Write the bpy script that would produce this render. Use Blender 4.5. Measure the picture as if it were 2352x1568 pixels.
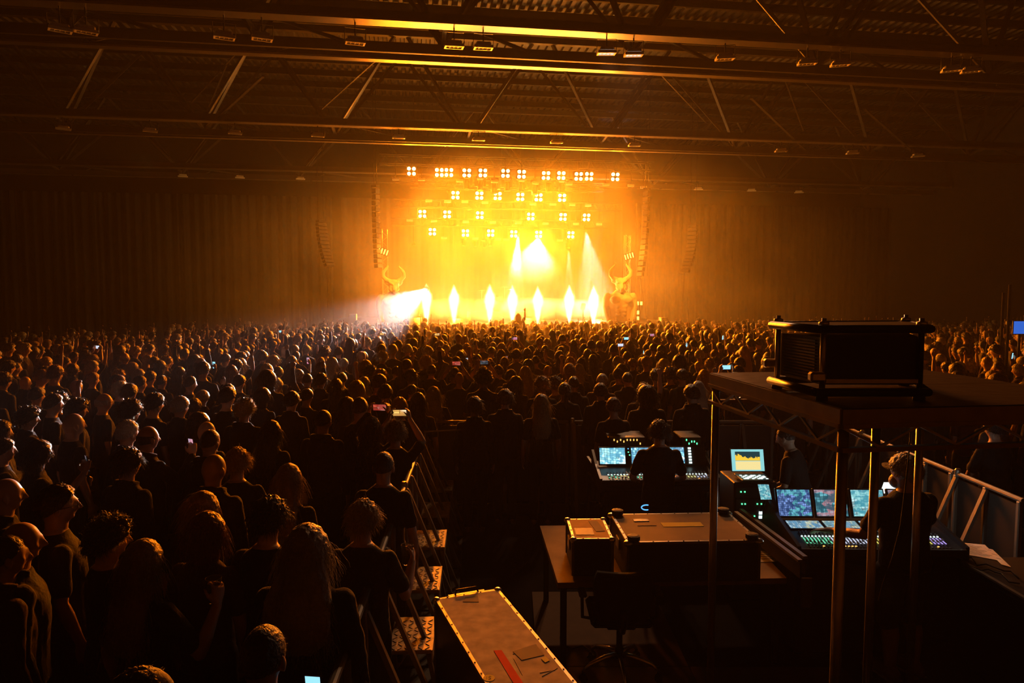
import bpy, bmesh, math, random
import numpy as np
from mathutils import Vector, Matrix, noise

# ------------------------------------------------------------------ clearing, camera, world, exposure
SC = bpy.context.scene
for _o in list(bpy.data.objects):
    bpy.data.objects.remove(_o)
COL = SC.collection
PI = math.pi
R = math.radians
random.seed(7)

VX, VY, VZ = Vector((1, 0, 0)), Vector((0, 1, 0)), Vector((0, 0, 1))
CAM_Z = 3.0
PITCH = R(3.9)
F = 1568.0
cam_data = bpy.data.cameras.new('camera')
cam_data.sensor_width = 36.0
cam_data.lens = 24.0
cam_data.clip_start = 0.05
cam_data.clip_end = 300
cam = bpy.data.objects.new('camera', cam_data)
COL.objects.link(cam)
cam.location = (0, 0, CAM_Z)
cam.rotation_euler = (PI / 2 - PITCH, 0, 0)
SC.camera = cam

W = bpy.data.worlds.new('world')
SC.world = W
W.use_nodes = True
W.node_tree.nodes['Background'].inputs[0].default_value = (0.02, 0.012, 0.006, 1)
W.node_tree.nodes['Background'].inputs[1].default_value = 0.0

SC.view_settings.view_transform = 'Standard'
SC.view_settings.look = 'None'
SC.view_settings.exposure = 0.0
SC.view_settings.gamma = 1.0
SC.view_settings.use_curve_mapping = False
cy = SC.cycles
cy.use_denoising = True
cy.max_bounces = 4
cy.diffuse_bounces = 1
cy.glossy_bounces = 2
cy.transmission_bounces = 4
cy.transparent_max_bounces = 6
cy.volume_bounces = 0
cy.sample_clamp_indirect = 3.0
cy.sample_clamp_direct = 0.0
cy.use_light_tree = True
cy.caustics_reflective = False
cy.caustics_refractive = False
cy.volume_step_rate = 3.0
cy.volume_max_steps = 64
cy.use_adaptive_sampling = True
cy.adaptive_threshold = 0.2

# ------------------------------------------------------------------ hall frame: u along the stage, v towards the stage
HA = R(8.3)
EU = Vector((math.cos(HA), math.sin(HA), 0))
EV = Vector((-math.sin(HA), math.cos(HA), 0))


def H(u, v, z=0.0):
    p = EU * u + EV * v
    return Vector((p.x, p.y, z))


def uv_of(p):
    return (p.x * EU.x + p.y * EU.y, p.x * EV.x + p.y * EV.y)


def ray(px, py):
    x = (px - 1176) / F
    y = (784 - py) / F
    return Vector((x, math.cos(PITCH) + y * math.sin(PITCH), -math.sin(PITCH) + y * math.cos(PITCH)))


CAMP = Vector((0, 0, CAM_Z))


def Pz(px, py, z):
    d = ray(px, py)
    return CAMP + d * ((z - CAM_Z) / d.z)


def Pd(px, py, Y):
    d = ray(px, py)
    return CAMP + d * (Y / d.y)


def Pv(px, py, v):
    d = ray(px, py)
    return CAMP + d * (v / d.dot(EV))


# ------------------------------------------------------------------ lights
AMBER = (1.0, 0.205, 0.004)
STAGE_V = 34.0
DECK_Z = 1.55


def aim(o, target):
    d = (Vector(target) - o.location).normalized()
    o.rotation_euler = d.to_track_quat('-Z', 'Y').to_euler()


def light(kind, name, loc, energy, color, target=None, radius=0.1, angle=60, blend=0.4, size=None):
    l = bpy.data.lights.new(name, kind)
    l.energy = energy
    l.color = color
    if kind in ('POINT', 'SPOT'):
        l.shadow_soft_size = radius
    if kind == 'SPOT':
        l.spot_size = R(angle)
        l.spot_blend = blend
    if kind == 'AREA':
        l.shape = 'RECTANGLE'
        l.size, l.size_y = size
    o = bpy.data.objects.new(name, l)
    COL.objects.link(o)
    o.location = loc
    if target is not None:
        aim(o, target)
    return o


LAMP_ROWS = [
    (35.6, [(945, 393), (1009, 396), (1031, 396), (1072, 397), (1109, 397), (1161, 398), (1198, 400), (1254, 403), (1289, 403), (1329, 405), (1353, 405), (1413, 406)]),
    (37.6, [(1046, 448), (1101, 449), (1143, 450), (1195, 452), (1237, 453), (1291, 454)]),
    (39.6, [(970, 491), (1027, 492), (1102, 494), (1219, 497), (1293, 498), (1347, 499)]),
    (41.6, [(993, 532), (1069, 535), (1127, 535), (1180, 537), (1237, 538), (1311, 539)]),
]
K_BLIND = 800.0
K_WASH = 2800.0
K_WHITE = 2600.0
for v, pts in LAMP_ROWS:
    for (px, py) in pts:
        p = Pv(px, py, v) - EV * 0.3
        light('SPOT', 'blinder_light', p, K_BLIND * 4, AMBER, target=p - EV * 20 + Vector((0, 0, -8.0)), radius=0.16, angle=92, blend=1.0)
# amber washes over the stage
for u, v in ((-6, 40), (-2.2, 42.5), (2.2, 42.5), (6, 40), (-4.5, 44.2), (4.5, 44.2)):
    c = Pv(1176, 600, STAGE_V)
    u0 = uv_of(c)[0]
    light('SPOT', 'stage_wash', H(u0 + u, v, 1.9), K_WASH, AMBER, target=H(u0 + u * 0.8, v - 4.0, 3.2), radius=0.25, angle=130, blend=0.9)
U0 = uv_of(Pv(1172, 600, STAGE_V))[0]
BEAMS = [  # origin px, v, target px, v, cone angle, power, colour
    ((978, 664), 35.0, (745, 838), 17.0, 10.5, 62000, (.92, .95, 1.0)),
    ((982, 664), 35.2, (858, 740), 30.0, 22, 130000, (1.0, .9, .7)),
    ((1345, 530), 41.725, (1369, 700), 37.0, 24, 14000, (1.0, .86, .72)),
    ((1341, 695), 36.0, (1388, 440), 38.0, 13, 6000, (1.0, .78, .72)),
    ((1305, 572), 41.725, (1310, 730), 39.0, 14, 7000, (1.0, .85, .6)),
    ((950, 567), 41.725, (949, 700), 39.0, 9, 1500, (1.0, .8, .5)),
    ((1190, 536), 41.725, (1178, 740), 39.0, 19, 20000, (1.0, .86, .6)),
    ((1236, 544), 41.725, (1222, 640), 40.0, 70, 6500, (1.0, .86, .6)),
    ((1075, 482), 39.725, (1055, 560), 38.0, 9, 500, (1.0, .6, .1)),
]
for (o_, v1, t_, v2, ang, pw, colr) in BEAMS:
    light('SPOT', 'beam_light', Pv(o_[0], o_[1], v1) - EV * 0.12, pw, colr, target=Pv(t_[0], t_[1], v2), radius=0.05, angle=ang, blend=0.5)
# two of the floodlights under the near truss are on and light the sound desks
for (px, py) in ((1393, 121), (1455, 125)):
    light('SPOT', 'floodlight_light', Pv(px, py, 17.3) - Vector((0, 0, .12)), 850, (1.0, .5, .24), target=(1.9, 6.0, .6), radius=.18, angle=30, blend=.5)
# amber spots that pick out the statues
for du in (-6.6, 6.9):
    light('SPOT', 'statue_light', H(U0 + du * .55, 29.5, 8.6), 11000, (1.0, .36, .03), target=H(U0 + du, 33.8, 3.2), radius=.12, angle=26, blend=.6)
# flames light up their surroundings
FLAMES = [(980, 650), (1043, 652), (1125, 651), (1177, 653), (1235, 656), (1307, 653), (1363, 654)]
for (px, py) in FLAMES:
    light('POINT', 'flame_light', Pv(px, 690, 35.2), 440, (1.0, .45, .09), radius=0.35)

# ------------------------------------------------------------------ mesh helpers


class MB:
    """collects simple shapes; build() links them as ONE mesh object"""

    def __init__(self):
        self.v, self.f = [], []

    def add(self, verts, faces):
        n = len(self.v)
        self.v.extend(tuple(v) for v in verts)
        self.f.extend(tuple(n + i for i in f) for f in faces)
        return self

    def box(self, c, s, ax=None, bev=0.0):
        c = Vector(c)
        hx, hy, hz = s[0] / 2, s[1] / 2, s[2] / 2
        X, Y, Z = ax if ax else (Vector((1, 0, 0)), Vector((0, 1, 0)), Vector((0, 0, 1)))
        if bev <= 0:
            vs = [c + X * (sx * hx) + Y * (sy * hy) + Z * (sz * hz) for sx in (-1, 1) for sy in (-1, 1) for sz in (-1, 1)]
            return self.add(vs, [(0, 1, 3, 2), (4, 6, 7, 5), (0, 4, 5, 1), (2, 3, 7, 6), (0, 2, 6, 4), (1, 5, 7, 3)])
        b = min(bev, hx * .95, hy * .95, hz * .95)
        vs, idx = [], {}
        for sx in (-1, 1):
            for sy in (-1, 1):
                for sz in (-1, 1):
                    for k in range(3):
                        e = [hx - b, hy - b, hz - b]
                        e[k] += b
                        idx[(sx, sy, sz, k)] = len(vs)
                        vs.append(c + X * (sx * e[0]) + Y * (sy * e[1]) + Z * (sz * e[2]))
        fs = []
        for s_ in (-1, 1):
            q = [(-1, -1), (1, -1), (1, 1), (-1, 1)]
            if s_ < 0:
                q = q[::-1]
            fs.append([idx[(s_, a, b_, 0)] for a, b_ in q])
            fs.append([idx[(b_, s_, a, 1)] for a, b_ in q])
            fs.append([idx[(a, b_, s_, 2)] for a, b_ in q])
        for a in (-1, 1):
            for b_ in (-1, 1):
                fs.append([idx[(-1, a, b_, 1)], idx[(1, a, b_, 1)], idx[(1, a, b_, 2)], idx[(-1, a, b_, 2)]][::a * b_])
                fs.append([idx[(a, -1, b_, 2)], idx[(a, 1, b_, 2)], idx[(a, 1, b_, 0)], idx[(a, -1, b_, 0)]][::a * b_])
                fs.append([idx[(a, b_, -1, 0)], idx[(a, b_, 1, 0)], idx[(a, b_, 1, 1)], idx[(a, b_, -1, 1)]][::a * b_])
                for c_ in (-1, 1):
                    t = [idx[(a, b_, c_, 0)], idx[(a, b_, c_, 1)], idx[(a, b_, c_, 2)]]
                    fs.append(t[::a * b_ * c_])
        return self.add(vs, fs)

    def bar(self, a, b, w, h=None, up=None):
        a, b = Vector(a), Vector(b)
        d = b - a
        L = d.length
        if L < 1e-6:
            return self
        Y = d / L
        up = Vector(up) if up is not None else (Vector((0, 0, 1)) if abs(Y.z) < .95 else Vector((1, 0, 0)))
        X = Y.cross(up).normalized()
        Z = X.cross(Y)
        return self.box((a + b) / 2, (w, L, h or w), (X, Y, Z))

    def tube(self, pts, r, n=8, cap=True):
        pts = [Vector(p) for p in pts]
        rs = r if isinstance(r, (list, tuple)) else [r] * len(pts)
        t0 = (pts[1] - pts[0]).normalized()
        X = t0.cross(Vector((0, 0, 1)) if abs(t0.z) < .9 else Vector((1, 0, 0))).normalized()
        rings = []
        for i, p in enumerate(pts):
            t = (pts[min(i + 1, len(pts) - 1)] - pts[max(i - 1, 0)]).normalized()
            X = (X - t * X.dot(t)).normalized()
            Yv = t.cross(X)
            rings.append([p + (X * math.cos(2 * PI * k / n) + Yv * math.sin(2 * PI * k / n)) * rs[i] for k in range(n)])
        vs = [v for rg in rings for v in rg]
        fs = []
        for i in range(len(pts) - 1):
            for k in range(n):
                fs.append((i * n + k, i * n + (k + 1) % n, (i + 1) * n + (k + 1) % n, (i + 1) * n + k))
        if cap:
            fs.append(tuple(range(n))[::-1])
            fs.append(tuple((len(pts) - 1) * n + k for k in range(n)))
        return self.add(vs, fs)

    def lathe(self, prof, n=16, c=(0, 0, 0), ax=None):
        """prof: (radius, height) pairs"""
        c = Vector(c)
        X, Y, Z = ax if ax else (Vector((1, 0, 0)), Vector((0, 1, 0)), Vector((0, 0, 1)))
        vs = [c + (X * math.cos(2 * PI * k / n) + Y * math.sin(2 * PI * k / n)) * r + Z * z for r, z in prof for k in range(n)]
        fs = []
        for i in range(len(prof) - 1):
            for k in range(n):
                fs.append((i * n + k, i * n + (k + 1) % n, (i + 1) * n + (k + 1) % n, (i + 1) * n + k))
        fs.append(tuple(range(n))[::-1])
        fs.append(tuple((len(prof) - 1) * n + k for k in range(n)))
        return self.add(vs, fs)

    def prism(self, poly, a, b):
        """poly: list of 3D points of one face; extruded from offset a to offset b (vectors)"""
        n = len(poly)
        a, b = Vector(a), Vector(b)
        vs = [Vector(p) + a for p in poly] + [Vector(p) + b for p in poly]
        fs = [tuple(range(n))[::-1], tuple(range(n, 2 * n))] + [(i, (i + 1) % n, n + (i + 1) % n, n + i) for i in range(n)]
        return self.add(vs, fs)

    def mesh(self, name):
        me = bpy.data.meshes.new(name)
        me.from_pydata([tuple(v) for v in self.v], [], self.f)
        me.update()
        return me

    def build(self, name, mat=None, parent=None, smooth=False, loc=None):
        me = self.mesh(name)
        return link(name, me, mat, parent, smooth, loc)


def link(name, me, mat=None, parent=None, smooth=False, loc=None):
    if mat is not None and not me.materials:
        me.materials.append(mat)
    if smooth:
        me.polygons.foreach_set('use_smooth', [True] * len(me.polygons))
    o = bpy.data.objects.new(name, me)
    COL.objects.link(o)
    if parent is not None:
        o.parent = parent
        o.matrix_parent_inverse = Matrix.Translation(-parent.location) if parent.get('_w') else Matrix.Identity(4)
    if loc is not None:
        o.location = loc
    return o


def empty(name, loc=(0, 0, 0), rz=0.0):
    o = bpy.data.objects.new(name, None)
    COL.objects.link(o)
    o.location = loc
    o.rotation_euler = (0, 0, rz)
    o.empty_display_size = 0.1
    return o


def tag(o, label, cat, group=None, kind=None):
    if label:
        o['label'] = label
    if cat:
        o['category'] = cat
    if group:
        o['group'] = group
    if kind:
        o['kind'] = kind
    return o


def struct(o):
    o['kind'] = 'structure'
    return o


def copy_tree(o, parent=None):
    c = o.copy()
    COL.objects.link(c)
    if parent is not None:
        c.parent = parent
        c.matrix_parent_inverse = o.matrix_parent_inverse.copy()
    for ch in o.children:
        copy_tree(ch, c)
    return c


# ------------------------------------------------------------------ materials


def mat(name, col, rough=0.6, metal=0.0, emit=None, estr=0.0, noise_amt=0.0, scale=8.0, bump=0.0, spec=0.4):
    m = bpy.data.materials.new(name)
    m.use_nodes = True
    nt = m.node_tree
    b = nt.nodes['Principled BSDF']
    b.inputs['Base Color'].default_value = (*col, 1)
    b.inputs['Roughness'].default_value = rough
    b.inputs['Metallic'].default_value = metal
    b.inputs['Specular IOR Level'].default_value = spec
    if emit:
        b.inputs['Emission Color'].default_value = (*emit, 1)
        b.inputs['Emission Strength'].default_value = estr
    if noise_amt > 0 or bump > 0:
        tc = nt.nodes.new('ShaderNodeTexCoord')
        nz = nt.nodes.new('ShaderNodeTexNoise')
        nz.inputs['Scale'].default_value = scale
        nz.inputs['Detail'].default_value = 6
        nt.links.new(tc.outputs['Object'], nz.inputs['Vector'])
        if noise_amt > 0:
            mx = nt.nodes.new('ShaderNodeMix')
            mx.data_type = 'RGBA'
            mx.inputs['A'].default_value = (*[c * (1 - noise_amt) for c in col], 1)
            mx.inputs['B'].default_value = (*[min(1, c * (1 + noise_amt)) for c in col], 1)
            nt.links.new(nz.outputs['Fac'], mx.inputs['Factor'])
            nt.links.new(mx.outputs['Result'], b.inputs['Base Color'])
        if bump > 0:
            bp = nt.nodes.new('ShaderNodeBump')
            bp.inputs['Strength'].default_value = bump
            bp.inputs['Distance'].default_value = 0.02
            nt.links.new(nz.outputs['Fac'], bp.inputs['Height'])
            nt.links.new(bp.outputs['Normal'], b.inputs['Normal'])
    return m


def emitter(name, col, strength, sample=False):
    m = bpy.data.materials.new(name)
    m.use_nodes = True
    nt = m.node_tree
    nt.nodes.clear()
    o = nt.nodes.new('ShaderNodeOutputMaterial')
    e = nt.nodes.new('ShaderNodeEmission')
    e.inputs['Color'].default_value = (*col, 1)
    e.inputs['Strength'].default_value = strength
    nt.links.new(e.outputs[0], o.inputs['Surface'])
    m.cycles.emission_sampling = 'AUTO' if sample else 'NONE'
    return m


def volume(name, density, aniso, noise_scale=None, lo=0.0, hi=1.0, fade=None, color=(1, 1, 1), detail=2.0, off=(0, 0, 0)):
    """scattering haze; fade=(axis-box half sizes) makes the haze thin out towards the box faces (object space)"""
    m = bpy.data.materials.new(name)
    m.use_nodes = True
    nt = m.node_tree
    nt.nodes.clear()
    N, L = nt.nodes.new, nt.links.new
    o = N('ShaderNodeOutputMaterial')
    s = N('ShaderNodeVolumeScatter')
    s.inputs['Color'].default_value = (*color, 1)
    s.inputs['Density'].default_value = density
    s.inputs['Anisotropy'].default_value = aniso
    L(s.outputs[0], o.inputs['Volume'])
    cur = None
    if noise_scale:
        tc = N('ShaderNodeTexCoord')
        nz = N('ShaderNodeTexNoise')
        nz.inputs['Scale'].default_value = noise_scale
        nz.inputs['Detail'].default_value = detail
        nz.inputs['Distortion'].default_value = 0.6
        L(tc.outputs['Object'], nz.inputs['Vector'])
        mr = N('ShaderNodeMapRange')
        mr.interpolation_type = 'SMOOTHSTEP'
        mr.inputs['From Min'].default_value = lo
        mr.inputs['From Max'].default_value = hi
        L(nz.outputs['Fac'], mr.inputs['Value'])
        cur = mr.outputs['Result']
        if fade:
            # elliptic fall-off
            vm = N('ShaderNodeVectorMath')
            vm.operation = 'DIVIDE'
            vm.inputs[1].default_value = fade
            sb = N('ShaderNodeVectorMath')
            sb.operation = 'SUBTRACT'
            sb.inputs[1].default_value = off
            L(tc.outputs['Object'], sb.inputs[0])
            L(sb.outputs[0], vm.inputs[0])
            ln = N('ShaderNodeVectorMath')
            ln.operation = 'LENGTH'
            L(vm.outputs[0], ln.inputs[0])
            m2 = N('ShaderNodeMapRange')
            m2.interpolation_type = 'SMOOTHSTEP'
            m2.inputs['From Min'].default_value = 1.0
            m2.inputs['From Max'].default_value = 0.25
            L(ln.outputs['Value'], m2.inputs['Value'])
            mu = N('ShaderNodeMath')
            mu.operation = 'MULTIPLY'
            L(cur, mu.inputs[0])
            L(m2.outputs['Result'], mu.inputs[1])
            cur = mu.outputs[0]
        mu = N('ShaderNodeMath')
        mu.operation = 'MULTIPLY'
        mu.inputs[1].default_value = density
        L(cur, mu.inputs[0])
        L(mu.outputs[0], s.inputs['Density'])
    return m


M = {}
M['floor'] = mat('hall_floor', (.014, .012, .0105), .9, noise_amt=.35, scale=3, spec=.02)
M['wall'] = mat('dark_wall', (.015, .013, .011), .8, noise_amt=.3, scale=1.2)
M['drape'] = mat('black_drape', (.010, .0085, .007), .85, noise_amt=.3, scale=2)
M['roof'] = mat('roof_deck', (.012, .010, .008), .55, noise_amt=.3, scale=.8)
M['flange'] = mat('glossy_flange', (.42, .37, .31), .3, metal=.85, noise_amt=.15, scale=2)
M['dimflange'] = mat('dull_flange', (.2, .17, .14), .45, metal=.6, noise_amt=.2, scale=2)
M['purlin'] = mat('dark_purlin', (.012, .010, .008), .7)
M['steel'] = mat('painted_steel', (.045, .038, .032), .5, noise_amt=.2, scale=2)
M['black'] = mat('black_paint', (.012, .011, .010), .5)
M['blackmetal'] = mat('black_metal', (.02, .018, .016), .35, metal=.6)
M['alu'] = mat('aluminium', (.62, .58, .52), .35, metal=.9, noise_amt=.15, scale=20)
M['white'] = mat('white_housing', (.65, .6, .52), .4)
M['deck'] = mat('stage_deck', (.03, .028, .026), .4)
M['screenw'] = emitter('bright_panel', (1, .93, .8), 40)
M['lamp'] = emitter('lamp_glow', (1, .56, .12), 60)
M['lampring'] = mat('lamp_reflector', (.7, .6, .4), .25, metal=.8)
M['beamlens'] = emitter('beam_lens', (1, .9, .75), 40)

# ------------------------------------------------------------------ setting
HW_L, HW_R, V_BACK, Z_ROOF = -31.0, 33.0, 47.0, 13.4
V_NEAR = -6.0


def hbox(mb, u0, u1, v0, v1, z0, z1):
    mb.box(H((u0 + u1) / 2, (v0 + v1) / 2, (z0 + z1) / 2), (u1 - u0, v1 - v0, z1 - z0), (EU, EV, Vector((0, 0, 1))))
    return mb


struct(hbox(MB(), HW_L, HW_R, V_NEAR, V_BACK, -.2, 0).build('floor', M['floor']))
struct(hbox(MB(), HW_L - .3, HW_L, V_NEAR, V_BACK, 0, Z_ROOF).build('wall_left', M['wall']))
struct(hbox(MB(), HW_R, HW_R + .3, V_NEAR, V_BACK, 0, Z_ROOF).build('wall_right', M['wall']))
struct(hbox(MB(), HW_L, HW_R, V_BACK, V_BACK + .3, 0, Z_ROOF).build('wall_back', M['wall']))
struct(hbox(MB(), HW_L, HW_R, V_NEAR - .3, V_NEAR, 0, Z_ROOF).build('wall_rear', M['wall']))
# corrugated roof deck, ribs running towards the stage
mb = MB()
prof = []
u = HW_L
while u < HW_R:
    prof += [(u, 0), (u + .15, 0), (u + .19, .09), (u + .31, .09)]
    u += .35
vv = [V_NEAR, 10, 20, 30, 40, V_BACK]
vs = [H(a, v, Z_ROOF + b) for v in vv for a, b in prof]
n = len(prof)
fs = [(j * n + i, j * n + i + 1, (j + 1) * n + i + 1, (j + 1) * n + i) for j in range(len(vv) - 1) for i in range(n - 1)]
mb.add(vs, fs)
struct(mb.build('ceiling', M['roof']))
# ------------------------------------------------------------------ haze
def haze_box(name, u0, u1, v0, v1, z0, z1, m):
    mb = MB().box((0, 0, 0), (u1 - u0, v1 - v0, z1 - z0))
    o = mb.build(name, m, loc=H((u0 + u1) / 2, (v0 + v1) / 2, (z0 + z1) / 2))
    o.rotation_euler = (0, 0, HA)
    o['kind'] = 'stuff'
    return o


D_HALL, D_STAGE = .0009, .054
o = haze_box('haze', HW_L - 1, HW_R + 1, V_NEAR - 1, V_BACK + 1, -.6, Z_ROOF + .8, volume('thin_haze', D_HALL, .35))
tag(o, 'thin warm haze filling the whole hall', 'haze')
o = haze_box('stage_haze', U0 - 20, U0 + 20, 14.0, 46.4, .4, 12.4, volume('stage_haze', D_STAGE, .3, .2, .26, .74, fade=(20, 19, 8), detail=3, off=(0, 6.0, -3.4)))
tag(o, 'thick orange lit smoke around and above the stage', 'haze')
o = haze_box('stage_smoke', U0 - 7.6, U0 + 7.6, 33.9, 40, DECK_Z + .02, DECK_Z + 1.3, volume('stage_smoke', 2.4, .2, .7, .44, .68, fade=(7.6, 3.4, .75), detail=3))
tag(o, 'white low smoke rolling over the stage floor around the flames', 'smoke')
o = haze_box('smoke_puff', -2.3, 2.3, -1.6, 1.6, -1.9, 1.9, volume('smoke_puff', 1.1, .2, .9, .2, .6, fade=(2.3, 1.6, 1.9), detail=3))
o.location = Pv(1231, 588, 40.4)
tag(o, 'blazing white puff of smoke below the lowest lamp row', 'smoke')
# ------------------------------------------------------------------ roof trusses
def girder(v, z, px_nodes, py_ref, label, heavy=1.0, span=(HW_L + .3, HW_R - .3)):
    t = empty('roof_truss', (0, 0, 0))
    tag(t, label, 'roof truss', 'steel trusses under the roof')
    u0, u1 = span
    zt = Z_ROOF - .35

    def beam(name, v0, zc, w, h, m='steel'):
        mb = MB()
        if m == 'flange':     # lower plate, leaning a little towards the stage
            q = R(1)
            mb.box(H((u0 + u1) / 2, v0, zc), (u1 - u0, w, h), (EU, EV * math.cos(q) + VZ * math.sin(q), VZ * math.cos(q) - EV * math.sin(q)))
        else:
            hbox(mb, u0, u1, v0 - w / 2, v0 + w / 2, zc - h / 2, zc + h / 2)
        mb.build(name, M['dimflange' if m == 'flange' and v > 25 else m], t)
    beam('lower_chord', v, z, .10 * heavy, .26)
    beam('lower_flange', v - 1.35, z + .12, .42 * heavy, .05, 'flange')
    beam('lower_chord', v - 1.35, z + .27, .10, .25)
    beam('lower_flange', v + 1.05, z + .02, .26 * heavy, .05, 'flange')
    beam('lower_chord', v + 1.05, z + .16, .08, .25)
    beam('upper_chord', v - 1.6, zt, .22, .25)
    beam('upper_chord', v + 1.4, zt, .22, .25)
    us = [uv_of(Pv(px, py_ref, v))[0] for px in px_nodes]
    step = us[1] - us[0]
    us = [us[0] - step] + us + [us[-1] + step]
    for k, uu in enumerate(us):
        if uu < u0 + 2.8 or uu > u1 - 2.8:
            continue
        a = H(uu, v, z + .1)
        for du, dv in ((-.5, -1.6), (.5, -1.6), (-.5, 1.4), (.5, 1.4)):
            MB().bar(a, H(uu + du * step, v + dv, zt), .13 * heavy, .11).build('diagonal', M['steel'], t)
        for dv, zz in ((-1.35, z + .27), (1.05, z + .16)):
            MB().bar(a, H(uu, v + dv, zz), .1, .1).build('cross_tie', M['steel'], t)
            MB().bar(H(uu, v + dv, zz), H(uu + step * .5, v, z + .1), .07, .07).build('cross_tie', M['steel'], t)
        # flat fins that hang below the chord near each node
        MB().bar(H(uu + .55, v + .2, z - .12), H(uu + 1.15, v + .9, z + .35), .16, .03).build('gusset', M['steel'], t)
        MB().bar(H(uu + .2, v - .8, z + .25), H(uu + step * .5, v - 1.5, zt), .11, .09).build('brace', M['steel'], t)
    return t


T1 = girder(18.6, 9.45, [160, 590, 1018, 1455, 1873, 2275], 118, 'wide steel lattice truss along the top of the picture with bright lower beams', 1.0)
T2 = girder(29.0, 9.42, [470, 770, 1075, 1380, 1690, 2000], 312, 'hazy steel truss crossing between the near truss and the stage lights', .9)
T3 = girder(39.5, 9.45, [420, 690, 960, 1230, 1500, 1770], 418, 'faint steel truss lost in smoke right above the stage lights', .8)
k = 0
for v in (21.8, 23.6, 25.4, 27.0, 31.4, 33.2, 35.0, 37.0, 12.0, 14.5, 16.4):
    mb = MB()
    hbox(mb, HW_L + .3, HW_R - .3, v - .06, v + .06, Z_ROOF - .32, Z_ROOF - .04)
    k += 1
    struct(mb.build('trim_%d' % k, M['purlin']))
# thin hanging sway rods seen against the smoke, one per pair of pixels
for i, (a, b, va, vb, lab) in enumerate([
    ((440, 235), (540, 125), 25, 22.5, 'thin steel sway rod rising toward the near truss, above the second floodlight row'),
    ((480, 245), (520, 150), 25, 23, 'short steel sway rod meeting the longer rod above the hazy truss'),
    ((740, 250), (862, 140), 26, 22, 'sway rod slanting up to the bright near truss, left of the stage'),
    ((1515, 168), (1622, 282), 22, 27, 'sway rod slanting down from the bright near truss, right of the stage'),
    ((1725, 225), (1850, 345), 23, 29, 'flat brown brace rod sloping down to the second floodlight row'),
    ((1800, 175), (1845, 300), 22, 26, 'long thin rod under the near truss at the dark right'),
    ((1985, 250), (2110, 360), 23, 29, 'flat brown brace rod ending at the last floodlight of the second row'),
    ((470, 298), (605, 175), 29, 24, 'flat brown brace rod left of the stage glow'),
]):
    A, B = Pv(a[0], a[1], va), Pv(b[0], b[1], vb)
    o = MB().bar(A - EV * 0, B, .09 if 'flat' in lab else .045, .03).build('sway_rod', M['steel'])
    tag(o, lab, 'rod', 'steel rods between the trusses')

# ------------------------------------------------------------------ floodlights (switched off) under the trusses
M['flood'] = mat('floodlight_housing', (.80, .74, .62), .45, noise_amt=.1, scale=6)
M['floodlit'] = emitter('floodlight_on', (1, .86, .78), 1.3)
M['floodlens'] = mat('floodlight_glass', (.25, .22, .18), .2, spec=.8)


def floodlight(loc, yaw, tilt, s=1.0, lit=False):
    t = empty('floodlight', loc)
    X = Vector((math.cos(yaw), math.sin(yaw), 0))
    Yf = Vector((-math.sin(yaw), math.cos(yaw), 0))
    n = (Vector((0, 0, -1)) * math.cos(tilt) + Yf * math.sin(tilt)).normalized()   # lens direction
    Yb = n.cross(X).normalized()
    ax = (X, Yb, n)
    w, d = .46 * s, .40 * s
    mb = MB()
    for sx in (-1, 1):
        mb.box(X * (sx * w * .46), (w * .09, d, .07), ax)
    for sy in (-1, 1):
        mb.box(Yb * (sy * d * .45), (w * .9, d * .1, .07), ax)
    mb.build('rim', M['flood'], t)
    mb = MB()
    mb.box(-n * .07, (w * .8, d * .8, .10), ax, .03)
    mb.build('body', M['flood'], t)
    MB().box(n * .0, (w * .84, d * .82, .02), ax).build('lens', M['floodlit' if lit else 'floodlens'], t)
    mb = MB()
    for k in (-1, 0, 1):
        mb.box(n * .016 + X * (k * w * .22), (.016, d * .82, .012), ax)
    mb.box(n * .016, (w * .84, .016, .012), ax)
    mb.build('guard', M['flood'], t)
    mb = MB()
    for sx in (-1, 1):
        mb.bar(X * (sx * w * .54), X * (sx * w * .54) - n * .22 + Vector((0, 0, .1)), .03, .012)
    mb.bar(X * (-w * .54) - n * .22 + Vector((0, 0, .1)), X * (w * .54) - n * .22 + Vector((0, 0, .1)), .03, .012)
    mb.build('bracket', M['blackmetal'], t)
    return t


FL1 = [(138, 68), (198, 72), (515, 85), (602, 88), (816, 97), (1043, 106), (1110, 109), (1393, 121), (1455, 125), (1665, 134), (1854, 145), (1930, 148), (2185, 161), (2230, 163)]
FL2 = [(145, 296), (345, 301), (540, 306), (730, 312), (916, 316), (1099, 321), (1278, 327), (1457, 334), (1794, 347), (1958, 352), (2108, 359)]
FL3 = [(420, 405), (551, 408), (690, 411), (1604, 435), (1726, 438), (1835, 442)]
ORD = ['first', 'second', 'third', 'fourth', 'fifth', 'sixth', 'seventh', 'eighth', 'ninth', 'tenth', 'eleventh', 'twelfth', 'thirteenth', 'fourteenth', 'fifteenth', 'sixteenth', 'seventeenth', 'eighteenth']
for pts, v, row, s in ((FL1, 17.3, 'near truss', 1.0), (FL2, 27.7, 'hazy second truss', 1.05), (FL3, 38.2, 'faint far truss', 1.0)):
    for i, (px, py) in enumerate(pts):
        # each floodlight hangs from its truss and is turned a little outwards
        off = (px - 1100) / 1100.0
        t = floodlight(Pv(px, py, v), HA - off * .55, .15, s, py in (121, 125))
        tag(t, '%s square floodlight under the %s, %s from the left end' % ('white lit' if py in (121, 125) else 'pale unlit', row, ORD[i]), 'floodlight', 'floodlights under the trusses')
        # drop bracket up to the chord
        up = 9.56 - t.location.z
        if up > .05:
            MB().bar((0, 0, .12), (0, 0, up), .03, .03).build('hanger', M['blackmetal'], t)

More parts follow.
